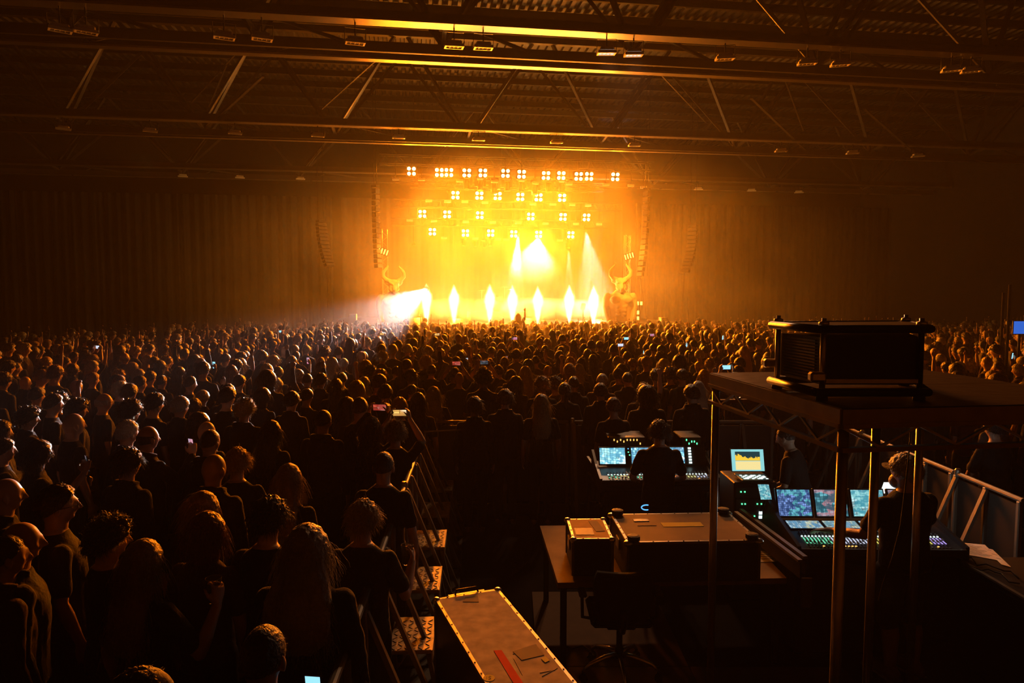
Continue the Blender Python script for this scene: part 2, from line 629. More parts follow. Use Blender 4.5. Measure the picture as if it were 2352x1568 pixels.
# ------------------------------------------------------------------ stage
SW = 9.3
mb = MB()
hbox(mb, U0 - SW, U0 + SW, STAGE_V - .4, 46.0, 0, DECK_Z)
st = tag(mb.build('stage', M['deck']), 'raised black stage deck at the far end of the hall', 'stage')
mb = MB()
hbox(mb, U0 - SW + .05, U0 + SW - .05, STAGE_V - .43, STAGE_V - .405, .02, DECK_Z - .05)
mb.build('skirt', M['drape'], st)


def drape(name, u0, u1, v, z0, z1, m, label, group, folds=.55, amp=.10, seed=0):
    rnd = random.Random(seed)
    nu = max(24, int((u1 - u0) / .07))
    zs = [z0, z0 + (z1 - z0) * .35, z0 + (z1 - z0) * .8, z1]
    ph = [rnd.uniform(0, 6.28) for _ in range(4)]
    vs = []
    for j, z in enumerate(zs):
        for i in range(nu + 1):
            uu = u0 + (u1 - u0) * i / nu
            a = amp * (1.15 - .35 * j / 3)
            w = a * (math.sin(uu * 2 * PI / folds + ph[0] + .7 * math.sin(uu * 1.1 + ph[1])) + .4 * math.sin(uu * 2 * PI / (folds * .43) + ph[2]))
            vs.append(H(uu, v + w, z))
    n = nu + 1
    front = len(vs)
    vs += [p + EV * .02 for p in vs]
    fs = []
    for j in range(len(zs) - 1):
        for i in range(nu):
            q = (j * n + i, j * n + i + 1, (j + 1) * n + i + 1, (j + 1) * n + i)
            fs.append(q)
            fs.append(tuple(front + k for k in q[::-1]))
    o = MB().add(vs, fs).build(name, m, smooth=True)
    tag(o, label, 'drape', group)
    return o


DRW = 4.4
u = U0 - SW - .4
for i in range(5):
    drape('drape', u - DRW, u, 43.6, .01, 9.0, M['drape'], 'black pleated drape beside the stage, %s panel to the left of it' % ORD[i], 'black drapes beside the stage', seed=i)
    u -= DRW + .06
u = U0 + SW + .4
for i in range(5):
    drape('drape', u, u + DRW, 43.6, .01, 9.0, M['drape'], 'black pleated drape beside the stage, %s panel to the right of it' % ORD[i], 'black drapes beside the stage', seed=20 + i)
    u += DRW + .06
M['backdrop'] = mat('stage_backdrop', (.07, .055, .04), .8, noise_amt=.5, scale=.6)
o = drape('backdrop_cloth', U0 - SW, U0 + SW, 45.2, DECK_Z, 9.2, M['backdrop'], 'large backdrop cloth glowing yellow behind the stage', None, .9, .05, 5)

# ------------------------------------------------------------------ lighting trusses with four-lamp blinders
M['lampbody'] = mat('lamp_body', (.03, .028, .025), .5)


def tube_truss(name, u0, u1, v, z, label, group, w=.45):
    t = empty(name, (0, 0, 0))
    tag(t, label, 'lighting truss', group)
    for dv in (-w / 2, w / 2):
        for dz in (0, w):
            MB().tube([H(u0, v + dv, z + dz), H(u1, v + dv, z + dz)], .03, 8).build('chord', M['lampbody'], t)
    mb = MB()
    k, du = u0, .6
    while k < u1 - .3:
        for dv in (-w / 2, w / 2):
            mb.tube([H(k, v + dv, z), H(k + du / 2, v + dv, z + w), H(k + du, v + dv, z)], .014, 5)
        k += du
    mb.build('lattice', M['lampbody'], t)
    for f in (.12, .5, .88):
        uu = u0 + (u1 - u0) * f
        MB().tube([H(uu, v, z + w), H(uu, v, Z_ROOF - .2)], .012, 5).build('hoist_chain', M['blackmetal'], t)
    return t


def blinder(loc, s=1.0):
    t = empty('blinder_lamp', loc)
    X, Y, Z = EU, (-EV - Vector((0, 0, .22))).normalized(), None
    Z = X.cross(Y) * -1
    if Z.z < 0:
        Z = -Z
    ax = (X, Y, Z)
    MB().box(-Y * .11, (.62 * s, .16, .62 * s), ax, .03).build('housing', M['lampbody'], t)
    for sx in (-1, 1):
        for sz in (-1, 1):
            c = X * (sx * .145 * s) + Z * (sz * .145 * s)
            r = .108 * s
            MB().lathe([(r * 1.12, -.03), (r * 1.16, .035), (r * 1.02, .035), (r, 0.0)], 16, c - Y * .0, (X, Z, Y)).build('reflector', M['lampring'], t)
            MB().lathe([(r * .9, .006), (r * .6, .025), (r * .2, .034)], 14, c, (X, Z, Y)).build('lamp', M['lamp'], t)
    MB().bar(-Y * .11 + Z * .1, -Y * .11 + Vector((0, 0, .75)), .06, .05).build('yoke', M['blackmetal'], t)
    return t


TRUSS = []
ROWN = ['topmost', 'second', 'third', 'lowest']
for r_, (v, pts) in enumerate(LAMP_ROWS):
    P0 = [Pv(px, py, v) for px, py in pts]
    zz = sum(p.z for p in P0) / len(P0) + .42
    us = [uv_of(p)[0] for p in P0]
    span = (min(us) - 1.6, max(us) + 2.2) if r_ in (0, 2) else (min(us) - 2.4, max(us) + 2.4)
    TRUSS.append((v + .35, zz))
    tube_truss('lighting_truss', span[0], span[1], v + .35, zz, 'aluminium lighting truss over the stage carrying the %s row of blinders' % ROWN[r_], 'lighting trusses over the stage')
    for i, p in enumerate(P0):
        t = blinder(p, .86)
        tag(t, 'glowing four-lamp amber blinder in the %s stage lamp row, %s from the left' % (ROWN[r_], ORD[i]), 'stage light', 'amber blinders')

BARS = [(35.0, [(909, 411), (968, 412), (1056, 415), (1136, 417), (1230, 420), (1307, 422), (1392, 424), (1449, 426), (1478, 430)]),
        (37.2, [(985, 461), (1028, 462), (1068, 463), (1114, 465), (1224, 468), (1270, 469), (1314, 470), (1351, 471)]),
        (39.2, [(941, 506), (997, 507), (1070, 509), (1132, 510), (1190, 511), (1253, 513), (1323, 514), (1376, 515)]),
        (41.2, [(1020, 546), (1092, 548), (1144, 549), (1163, 550), (1286, 552)])]
for r_, (v, pts) in enumerate(BARS):
    for i, (px, py) in enumerate(pts):
        t = empty('strobe_bar', Pv(px, py, TRUSS[r_][0] - .225))
        tag(t, 'pale rectangular strobe bar hung below the %s lamp row, %s from the left' % (ROWN[r_], ORD[i]), 'stage light', 'strobe bars over the stage')
        ax = (EU, EV, Vector((0, 0, 1)))
        MB().box((0, 0, 0), (.36, .10, .13), ax, .015).build('housing', M['white'], t)
        MB().box(-EV * .052, (.32, .012, .09), ax).build('front_glass', M['white'], t)
        MB().bar(Vector((0, 0, .06)), Vector((0, 0, TRUSS[r_][1] - t.location.z)), .03, .03).build('clamp', M['blackmetal'], t)


def moving_head(loc, nose, s=1.0, up=.4):
    t = empty('moving_head_lamp', loc)
    MB().box((0, 0, .36 * s), (.38 * s, .3 * s, .14 * s), (EU, EV, Vector((0, 0, 1))), .03).build('base', M['black'], t)
    mb = MB()
    for sx in (-1, 1):
        mb.bar(EU * (sx * .2 * s) + Vector((0, 0, .32 * s)), EU * (sx * .19 * s) - Vector((0, 0, .05 * s)), .06 * s, .14 * s)
    mb.build('yoke', M['black'], t)
    MB().bar((0, 0, .40 * s), (0, 0, max(up + .04, .45 * s)), .06, .06).build('clamp', M['blackmetal'], t)
    n = Vector(nose).normalized()
    X = n.cross(EU).normalized()
    Y = n.cross(X)
    MB().lathe([(.07 * s, -.22 * s), (.14 * s, -.17 * s), (.15 * s, 0), (.13 * s, .16 * s), (.135 * s, .24 * s), (.11 * s, .24 * s)], 14, (0, 0, 0), (X, Y, n)).build('head', M['black'], t)
    return t


for i, (px, py) in enumerate([(1072, 424), (1103, 426), (1135, 432), (1165, 428), (1198, 430), (1228, 435), (1260, 430), (1290, 432)]):
    p = Pv(px, py, TRUSS[0][0] + .225)
    t = moving_head(p, (0, -.2, -1), 1.15, TRUSS[0][1] - p.z)
    tag(t, 'dark moving-head lamp hanging nose down between the two upper lamp rows, %s from the left' % ORD[i], 'stage light', 'moving heads over the stage')
for i, (px, py) in enumerate([(1066, 557), (1092, 560), (1111, 562), (1126, 558)]):
    p = Pv(px, py, TRUSS[3][0] + .225)
    t = moving_head(p, (0, -.3, -1), .8, TRUSS[3][1] - p.z)
    tag(t, 'dark moving-head lamp under the lowest lamp row, %s from the left' % ORD[i], 'stage light', 'moving heads over the stage')

# lamps that throw the white beams
BEAM_LABELS = ['white beam lamp on the stage edge shining down over the crowd', None, 'white spot lamp at the right throwing the widest cone down', 'floor lamp throwing a narrow pinkish beam up to the right',
               'white spot lamp right of the glare with a slim cone', 'lone small white spot lamp at the left of the stage', 'white spot lamp just left of the big white glare', 'white lamp hidden in the blazing smoke puff', 'small amber spot lamp with a slanting beam under the third row']
for (o_, v1, t_, v2, ang, pw, colr), lab in zip(BEAMS, BEAM_LABELS):
    if not lab:
        continue
    p, q = Pv(o_[0], o_[1], v1), Pv(t_[0], t_[1], v2)
    n = (q - p).normalized()
    X = n.cross(EU + Vector((0, 0, .3))).normalized()
    ax = (X, n.cross(X), n)
    t = empty('spot_lamp', p)
    tag(t, lab, 'stage light', 'white spot lamps')
    MB().lathe([(.06, -.42), (.12, -.36), (.13, -.12), (.11, -.06), (.10, -.06)], 14, (0, 0, 0), ax).build('housing', M['black'], t)
    MB().lathe([(.09, -.11), (.088, -.085)], 14, (0, 0, 0), ax).build('lens', M['beamlens'], t)
    tr_ = 2 if o_ == (1075, 482) else 3
    on_floor = o_[1] > 640
    MB().bar(n * -.25, Vector((0, 0, DECK_Z - p.z)) + n * -.25 if on_floor else n * -.25 + Vector((0, 0, TRUSS[tr_][1] + .04 - p.z)), .06, .06).build('stand' if on_floor else 'hanger', M['blackmetal'], t)
# ------------------------------------------------------------------ flames and low smoke
def flame_volume(name):
    m = bpy.data.materials.new(name)
    m.use_nodes = True
    nt = m.node_tree
    nt.nodes.clear()
    N, L = nt.nodes.new, nt.links.new
    o = N('ShaderNodeOutputMaterial')
    e = N('ShaderNodeEmission')
    e.inputs['Color'].default_value = (1, .62, .22, 1)
    tc = N('ShaderNodeTexCoord')
    sx = N('ShaderNodeSeparateXYZ')
    L(tc.outputs['Object'], sx.inputs[0])
    cx = N('ShaderNodeCombineXYZ')
    L(sx.outputs['X'], cx.inputs['X'])
    L(sx.outputs['Y'], cx.inputs['Y'])
    ln = N('ShaderNodeVectorMath')
    ln.operation = 'LENGTH'
    L(cx.outputs[0], ln.inputs[0])
    # radius profile along the height (object z 0..2.1)
    cr = N('ShaderNodeFloatCurve')
    c = cr.mapping.curves[0]
    pts = [(0, .16), (.15, .36), (.4, .62), (.62, .78), (.8, .5), (1, .02)]
    while len(c.points) < len(pts):
        c.points.new(.5, .5)
    for q, xy in zip(c.points, pts):
        q.location = xy
    cr.mapping.update()
    zz = N('ShaderNodeMath')
    zz.operation = 'MULTIPLY'
    zz.inputs[1].default_value = 1 / 2.1
    L(sx.outputs['Z'], zz.inputs[0])
    L(zz.outputs[0], cr.inputs['Value'])
    rr = N('ShaderNodeMath')
    rr.operation = 'MULTIPLY'
    rr.inputs[1].default_value = .44
    L(cr.outputs[0], rr.inputs[0])
    dv = N('ShaderNodeMath')
    dv.operation = 'DIVIDE'
    L(ln.outputs['Value'], dv.inputs[0])
    L(rr.outputs[0], dv.inputs[1])
    nz = N('ShaderNodeTexNoise')
    nz.inputs['Scale'].default_value = 3.0
    L(tc.outputs['Object'], nz.inputs['Vector'])
    ad = N('ShaderNodeMath')
    ad.operation = 'MULTIPLY_ADD'
    ad.inputs[1].default_value = .5
    L(nz.outputs['Fac'], ad.inputs[0])
    L(dv.outputs[0], ad.inputs[2])
    mr = N('ShaderNodeMapRange')
    mr.interpolation_type = 'SMOOTHSTEP'
    mr.inputs['From Min'].default_value = 1.25
    mr.inputs['From Max'].default_value = .45
    mr.inputs['To Min'].default_value = 0
    mr.inputs['To Max'].default_value = 34
    L(ad.outputs[0], mr.inputs['Value'])
    L(mr.outputs['Result'], e.inputs['Strength'])
    L(e.outputs[0], o.inputs['Volume'])
    return m


M['flame'] = flame_volume('flame_glow')
fprof = [(.25, 0), (.5, .3), (.62, .9), (.62, 1.4), (.45, 1.75), (.06, 2.08)]
for i, (px, py) in enumerate(FLAMES):
    p = Pv(px, 744, 35.2)
    q = Pv(px, py, 35.2)
    t = empty('flame_jet', p)
    tag(t, 'white hot flame jet on the stage front, %s from the left' % ORD[i], 'flame', 'flame jets across the stage front')
    s = (q.z - p.z) / 2.1
    fo = MB().lathe(fprof, 14).build('flame', M['flame'], t)
    fo.scale = (1, 1, s)
    MB().box((0, 0, (DECK_Z + .004 - p.z) / 2), (.4, .3, max(.06, p.z - DECK_Z - .008)), (EU, EV, VZ), .02).build('burner', M['black'], t)
# ------------------------------------------------------------------ figures: one continuous body, clothing and hair as its parts
def remesh(mb, voxel, it=3, name='m', fac=.5):
    o = bpy.data.objects.new('tmp', mb.mesh('tmp'))
    COL.objects.link(o)
    r = o.modifiers.new('r', 'REMESH')
    r.mode = 'VOXEL'
    r.voxel_size = voxel
    if it:
        s = o.modifiers.new('s', 'SMOOTH')
        s.iterations = it
        s.factor = fac
    dg = bpy.context.evaluated_depsgraph_get()
    me = bpy.data.meshes.new_from_object(o.evaluated_get(dg))
    bpy.data.objects.remove(o)
    me.name = name
    me.polygons.foreach_set('use_smooth', [True] * len(me.polygons))
    return me


def ell_loft(mb, rings, n=16, ax=None):
    """rings: (centre, rx, ry) with the ellipse in the plane of X, Y"""
    X, Y = ax if ax else (Vector((1, 0, 0)), Vector((0, 1, 0)))
    vs = [Vector(c) + X * (rx * math.cos(2 * PI * k / n)) + Y * (ry * math.sin(2 * PI * k / n)) for c, rx, ry in rings for k in range(n)]
    fs = []
    for i in range(len(rings) - 1):
        for k in range(n):
            fs.append((i * n + k, i * n + (k + 1) % n, (i + 1) * n + (k + 1) % n, (i + 1) * n + k))
    fs.append(tuple(range(n))[::-1])
    fs.append(tuple((len(rings) - 1) * n + k for k in range(n)))
    mb.add(vs, fs)


def ball(mb, c, r, n=10):
    rx, ry, rz = r if isinstance(r, (tuple, list)) else (r, r, r)
    rings = []
    for j in range(1, n):
        t = PI * j / n
        rings.append((Vector(c) + Vector((0, 0, -rz * math.cos(t))), rx * math.sin(t), ry * math.sin(t)))
    ell_loft(mb, rings, n + 4)


def limb(mb, pts, rs, n=12):
    """rounded tapering tube through pts"""
    P, Q = [], []
    for i in range(len(pts) - 1):
        a, b = Vector(pts[i]), Vector(pts[i + 1])
        for k in range(4):
            t = k / 4
            P.append(a.lerp(b, t))
            Q.append(rs[i] + (rs[i + 1] - rs[i]) * t)
    P.append(Vector(pts[-1]))
    Q.append(rs[-1])
    mb.tube(P, Q, n)
    ball(mb, pts[0], rs[0], 8)
    ball(mb, pts[-1], rs[-1], 8)
    for p, r in zip(pts[1:-1], rs[1:-1]):
        ball(mb, p, r, 8)


HC = Vector((0, .012, 1.635))


def g(x, y, s):
    return math.exp(-(x * x + y * y) / (s * s))


def head_radius(d, hair=None):
    """surface of the head along direction d (unit), face towards +Y"""
    x, y, z = d
    rx, ry, rz = .076, .094, .118
    if z < 0:
        rx *= 1 - .25 * min(1, -z) ** 1.2
        ry *= 1 - .10 * min(1, -z)
    if y < 0:
        ry *= 1.06
    r = 1 / math.sqrt((x / rx) ** 2 + (y / ry) ** 2 + (z / rz) ** 2)
    if y > 0:
        fx, fz = x / max(y, .2), z / max(y, .2)
        r += .009 * g(fx * .55, fz - .22, .20)                     # brow
        r -= .015 * (g(abs(fx) - .42, fz + .02, .19))              # eye sockets
        r += .005 * (g(abs(fx) - .42, fz + .0, .09))               # eyelids
        r += .030 * g(fx * 1.6, fz + .27, .17) + .015 * g(fx * 2.0, fz + .08, .18)  # nose
        r += .004 * g(abs(fx) - .55, fz + .25, .22)                # cheeks
        r += .009 * g(fx * .8, fz + .62, .11) - .008 * g(fx * .6, fz + .72, .05)    # lips
        r += .006 * g(fx * .8, fz + .78, .07)
        r += .012 * g(fx * .8, fz + 1.12, .22)                     # chin
    return r


def sphere_dirs(nu, nv):
    out = []
    for j in range(1, nv):
        t = PI * j / nv
        out.append([Vector((math.sin(t) * math.sin(2 * PI * k / nu), math.sin(t) * math.cos(2 * PI * k / nu), -math.cos(t))) for k in range(nu)])
    return out


def radial(mb, c, fn, nu=48, nv=34):
    D = sphere_dirs(nu, nv)
    vs = [Vector(c) + d * fn(d) for row in D for d in row]
    b, t = Vector((0, 0, -1)), Vector((0, 0, 1))
    vs += [Vector(c) + b * fn(b), Vector(c) + t * fn(t)]
    fs = []
    for i in range(len(D) - 1):
        for k in range(nu):
            fs.append((i * nu + k, (i + 1) * nu + k, (i + 1) * nu + (k + 1) % nu, i * nu + (k + 1) % nu)[::-1])
    last = (len(D) - 1) * nu
    nb = len(D) * nu
    for k in range(nu):
        fs.append((nb, (k + 1) % nu, k)[::-1])
        fs.append((nb + 1, last + k, last + (k + 1) % nu)[::-1])
    mb.add(vs, fs)


def add_head(mb, fine=True):
    radial(mb, HC, head_radius, 56 if fine else 28, 40 if fine else 20)
    for s in (-1, 1):
        c = HC + Vector((s * .077, -.008, -.012))
        ell_loft(mb, [(c + Vector((s * (.006 - .004 * abs(t)), -.004 * t, t * .031)), .008, .019 * math.sqrt(max(.05, 1 - t * t))) for t in (-1, -.7, -.35, 0, .35, .7, 1)], 10)
    mb_n = [(Vector((0, -.02, 1.40)), .066, .066), (Vector((0, -.014, 1.47)), .056, .06), (Vector((0, -.006, 1.53)), .053, .06), (Vector((0, .0, 1.58)), .055, .062)]
    ell_loft(mb, mb_n, 16)


def add_hand(mb, w, d, n, side, curl=.35, r=.0086):
    w, d, n = Vector(w), Vector(d).normalized(), Vector(n)
    n = (n - d * n.dot(d)).normalized()
    s = d.cross(n) * side
    # palm
    X, Y = s, n
    ell_loft(mb, [(w - d * .02, .026, .022), (w + d * .012, .029, .019), (w + d * .05, .041, .017), (w + d * .085, .043, .014), (w + d * .097, .036, .010)], 14, (X, Y))
    for k, (off, ln, sp) in enumerate(((.030, .068, .10), (.0105, .078, .03), (-.0105, .073, -.04), (-.030, .058, -.12))):
        p = w + d * .082 + s * off
        a, pts = curl * .35, [p - d * .02]
        dd = d * 1
        for q in (.45, .32, .23):
            dd = (d * math.cos(a) + n * math.sin(a) + s * sp * math.cos(a)).normalized()
            p = p + dd * (ln * q)
            pts.append(p)
            a += curl * .75
        limb(mb, [w + d * .075 + s * off] + pts[1:], [r * 1.1, r, r * .95, r * .8], 8)
    # thumb leaves the side of the palm near its base
    p0 = w + d * .025 + s * .026
    t1 = p0 + (s * .75 + d * .65 + n * .25).normalized() * .034
    t2 = t1 + (s * .15 + d * .9 + n * (.25 + curl * .35)).normalized() * .030
    t3 = t2 + (s * -.1 + d * .8 + n * (.35 + curl * .5)).normalized() * .022
    limb(mb, [p0, t1, t2, t3], [r * 1.5, r * 1.2, r * 1.1, r * .85], 8)


SHO = Vector((.168, -.005, 1.395))


def arms(**k):
    base = {'L': ((.235, -.03, 1.13), (.245, .035, .885), (0, .12, -1), (-1, 0, 0), .4), 'R': ((.235, -.03, 1.13), (.245, .035, .885), (0, .12, -1), (-1, 0, 0), .4)}
    base.update(k)
    return base


# arm poses: (elbow, wrist, hand direction, palm direction, finger curl), written for the right side (x > 0)
POSES = {
    'down': arms(),
    'pockets': arms(R=((.27, -.05, 1.15), (.20, .09, .93), (-.5, .3, -.8), (-.8, -.2, 0), .5), L=((.27, -.05, 1.15), (.20, .09, .93), (-.5, .3, -.8), (-.8, -.2, 0), .5)),
    'fist': arms(R=((.27, .10, 1.60), (.25, .11, 1.85), (0, .05, 1), (0, 1, 0), 1.9)),
    'wave': arms(R=((.30, .06, 1.60), (.30, .10, 1.86), (.1, .05, 1), (-.2, 1, 0), .25)),
    'both': arms(R=((.30, .07, 1.58), (.27, .11, 1.84), (-.1, .1, 1), (0, 1, 0), .3), L=((.30, .07, 1.60), (.30, .10, 1.85), (0, .05, 1), (0, 1, 0), 1.7)),
    'film': arms(R=((.27, .17, 1.52), (.115, .29, 1.745), (-.15, .15, 1), (-1, .1, 0), .95), L=((.27, .17, 1.52), (.115, .29, 1.745), (-.15, .15, 1), (-1, .1, 0), .95)),
    'phone': arms(R=((.25, .13, 1.22), (.175, .33, 1.44), (-.25, .25, 1), (-.9, .3, 0), 1.0)),
    'phonelow': arms(R=((.25, .02, 1.13), (.115, .29, 1.235), (-.35, .5, .8), (-.8, -.3, .3), .9)),
    'cup': arms(R=((.27, .02, 1.15), (.27, .22, 1.29), (-.1, .85, .45), (-1, 0, 0), 1.15)),
    'cuphigh': arms(R=((.33, .06, 1.17), (.36, .16, 1.40), (-.1, .25, 1), (-1, .2, 0), 1.15)),
    'folded': arms(R=((.25, .07, 1.14), (-.02, .19, 1.17), (-1, .05, .1), (0, -1, 0), .4), L=((.25, .07, 1.12), (-.02, .215, 1.12), (-1, .05, .1), (0, -1, 0), .4)),
    'desk': arms(R=((.26, .06, 1.13), (.20, .33, 1.02), (-.15, 1, -.25), (0, -.2, -1), .5), L=((.26, .06, 1.13), (.20, .33, 1.02), (-.15, 1, -.25), (0, -.2, -1), .5)),
    'reach': arms(R=((.25, .08, 1.15), (.20, .36, 1.09), (-.1, 1, -.25), (0, -.2, -1), .6), L=((.27, .05, 1.14), (.30, .34, 1.06), (.15, 1, -.35), (0, -.2, -1), .5)),
}


def mirror(p, s):
    return Vector((p[0] * s, p[1], p[2]))


def body_mesh(pose, voxel, name, hands=True, legs=True, fine=True, it=3):
    mb = MB()
    tors = [(.84, -.01, .12, .09), (.93, -.015, .16, .112), (1.03, -.005, .142, .098), (1.10, 0, .133, .094), (1.2, 0, .146, .104), (1.3, 0, .158, .11), (1.38, -.008, .162, .098), (1.43, -.018, .142, .078), (1.47, -.022, .10, .068), (1.505, -.02, .066, .06)]
    if not legs:
        tors = [t for t in tors if t[0] > 1.0]
    ell_loft(mb, [(Vector((0, y, z)), a, b) for z, y, a, b in tors], 20)
    for s, key in ((1, 'R'), (-1, 'L')):
        e, w, hd, pn, cu = POSES[pose][key]
        S, E, Wp = mirror(SHO, s), mirror(e, s), mirror(w, s)
        limb(mb, [S + Vector((-s * .05, 0, -.02)), S, S.lerp(E, .4), E, E.lerp(Wp, .3), Wp], [.055, .054, .047, .037, .040, .026])
        if hands:
            add_hand(mb, Wp, mirror(hd, s), mirror(pn, s), s, cu)
        else:
            ball(mb, Wp + mirror(hd, s).normalized() * .07, (.035, .035, .06), 6)
        if legs:
            limb(mb, [(s * .085, 0, .9), (s * .09, .01, .7), (s * .092, .012, .49), (s * .092, -.016, .35), (s * .092, -.02, .1)], [.085, .078, .052, .054, .036])
            ell_loft(mb, [(Vector((s * .095, y, z)), rx, rz) for y, z, rx, rz in ((-.075, .045, .028, .035), (-.03, .055, .036, .05), (.05, .04, .042, .036), (.13, .028, .045, .024), (.175, .022, .03, .016))], 12, (Vector((1, 0, 0)), Vector((0, 0, 1))))
    add_head(mb, fine)
    return remesh(mb, voxel, it, name)


def wrinkle(me, amp, sc, seed=0.0, zmin=-9):
    n = len(me.vertices)
    co = np.empty(n * 3, 'f')
    me.vertices.foreach_get('co', co)
    co = co.reshape(-1, 3)
    no = np.empty(n * 3, 'f')
    me.vertices.foreach_get('normal', no)
    no = no.reshape(-1, 3)
    for i in range(n):
        p = Vector(co[i]) * sc + Vector((seed, 0, 0))
        co[i] += no[i] * amp * (noise.noise(Vector((p.x, p.y, p.z * .6))) + .5 * noise.noise(p * 2.3))
    me.vertices.foreach_set('co', co.ravel())
    me.update()


def shirt_mesh(pose, kind, voxel, name):
    mb = MB()
    infl = .014 if kind == 'tee' else .024
    tors = [(.87, -.012, .158, .112), (.93, -.015, .163, .115), (1.03, -.005, .150, .106), (1.10, 0, .146, .104), (1.2, 0, .154, .11), (1.3, 0, .163, .113), (1.375, -.008, .166, .10), (1.425, -.018, .145, .08), (1.465, -.022, .102, .068), (1.492, -.022, .066, .056)]
    ell_loft(mb, [(Vector((0, y, z)), a + infl, b + infl) for z, y, a, b in tors], 20)
    for s, key in ((1, 'R'), (-1, 'L')):
        e, w, hd, pn, cu = POSES[pose][key]
        S, E, Wp = mirror(SHO, s), mirror(e, s), mirror(w, s)
        if kind == 'tee':
            limb(mb, [S + Vector((-s * .05, 0, -.02)), S, S.lerp(E, .5), S.lerp(E, .72)], [.064, .061, .058, .060])
        else:
            limb(mb, [S + Vector((-s * .05, 0, -.02)), S, S.lerp(E, .45), E, E.lerp(Wp, .35), E.lerp(Wp, .93)], [.070, .068, .062, .056, .052, .040])
    if kind == 'hood':
        limb(mb, [(-.09, -.05, 1.49), (-.05, -.10, 1.485), (.05, -.10, 1.485), (.09, -.05, 1.49)], [.03, .045, .045, .03])
        limb(mb, [(-.085, .02, 1.45), (-.06, .075, 1.42), (.06, .075, 1.42), (.085, .02, 1.45)], [.03, .025, .025, .03])
    if kind == 'jacket':
        limb(mb, [(-.075, .03, 1.49), (-.082, -.03, 1.505), (0, -.082, 1.515), (.082, -.03, 1.505), (.075, .03, 1.49)], [.018, .02, .022, .02, .018])
    me = remesh(mb, voxel, 2, name)
    wrinkle(me, .007 if kind == 'tee' else .010, 9, 3.3)
    return me


def trousers_mesh(voxel, name, short=False):
    mb = MB()
    ell_loft(mb, [(Vector((0, y, z)), a, b) for z, y, a, b in ((.80, -.01, .12, .09), (.86, -.012, .165, .118), (.95, -.012, .168, .12), (1.0, -.005, .155, .11))], 18)
    for s in (-1, 1):
        if short:
            limb(mb, [(s * .088, 0, .86), (s * .098, .01, .66), (s * .10, .012, .47)], [.1, .095, .09])
        else:
            limb(mb, [(s * .085, 0, .88), (s * .092, .01, .68), (s * .094, .012, .49), (s * .094, -.012, .32), (s * .094, -.02, .10)], [.096, .09, .07, .068, .058])
    me = remesh(mb, voxel, 2, name)
    wrinkle(me, .008, 8, 1.7)
    return me


# ---- hair
thin = [False]


def strands(mb, n, seed, start, length, fall, curl, r=.0011, seg=6, spread=.35):
    """fine locks that leave the hair surface, so that back light catches their rims"""
    rnd = random.Random(seed)
    if thin[0]:
        n, r, seg = int(n * .3), r * 1.8, min(seg, 4)
    for _ in range(n):
        p, out = start(rnd)
        L = length * rnd.uniform(.5, 1.2) / seg
        d = (out * spread * rnd.uniform(.2, 1.4) + fall(p, out) + Vector((rnd.gauss(0, .25), rnd.gauss(0, .25), rnd.gauss(0, .15)))).normalized()
        pts = [p - out * .004]
        ph = rnd.uniform(0, 6.28)
        for k in range(seg):
            d = (d + Vector((0, 0, -.16)) + Vector((math.cos(ph + k * 1.7), math.sin(ph + k * 1.7), 0)) * curl).normalized()
            pts.append(pts[-1] + d * L)
        mb.tube(pts, [r * (1 - .8 * i / seg) + .0003 for i in range(seg + 1)], 3, False)


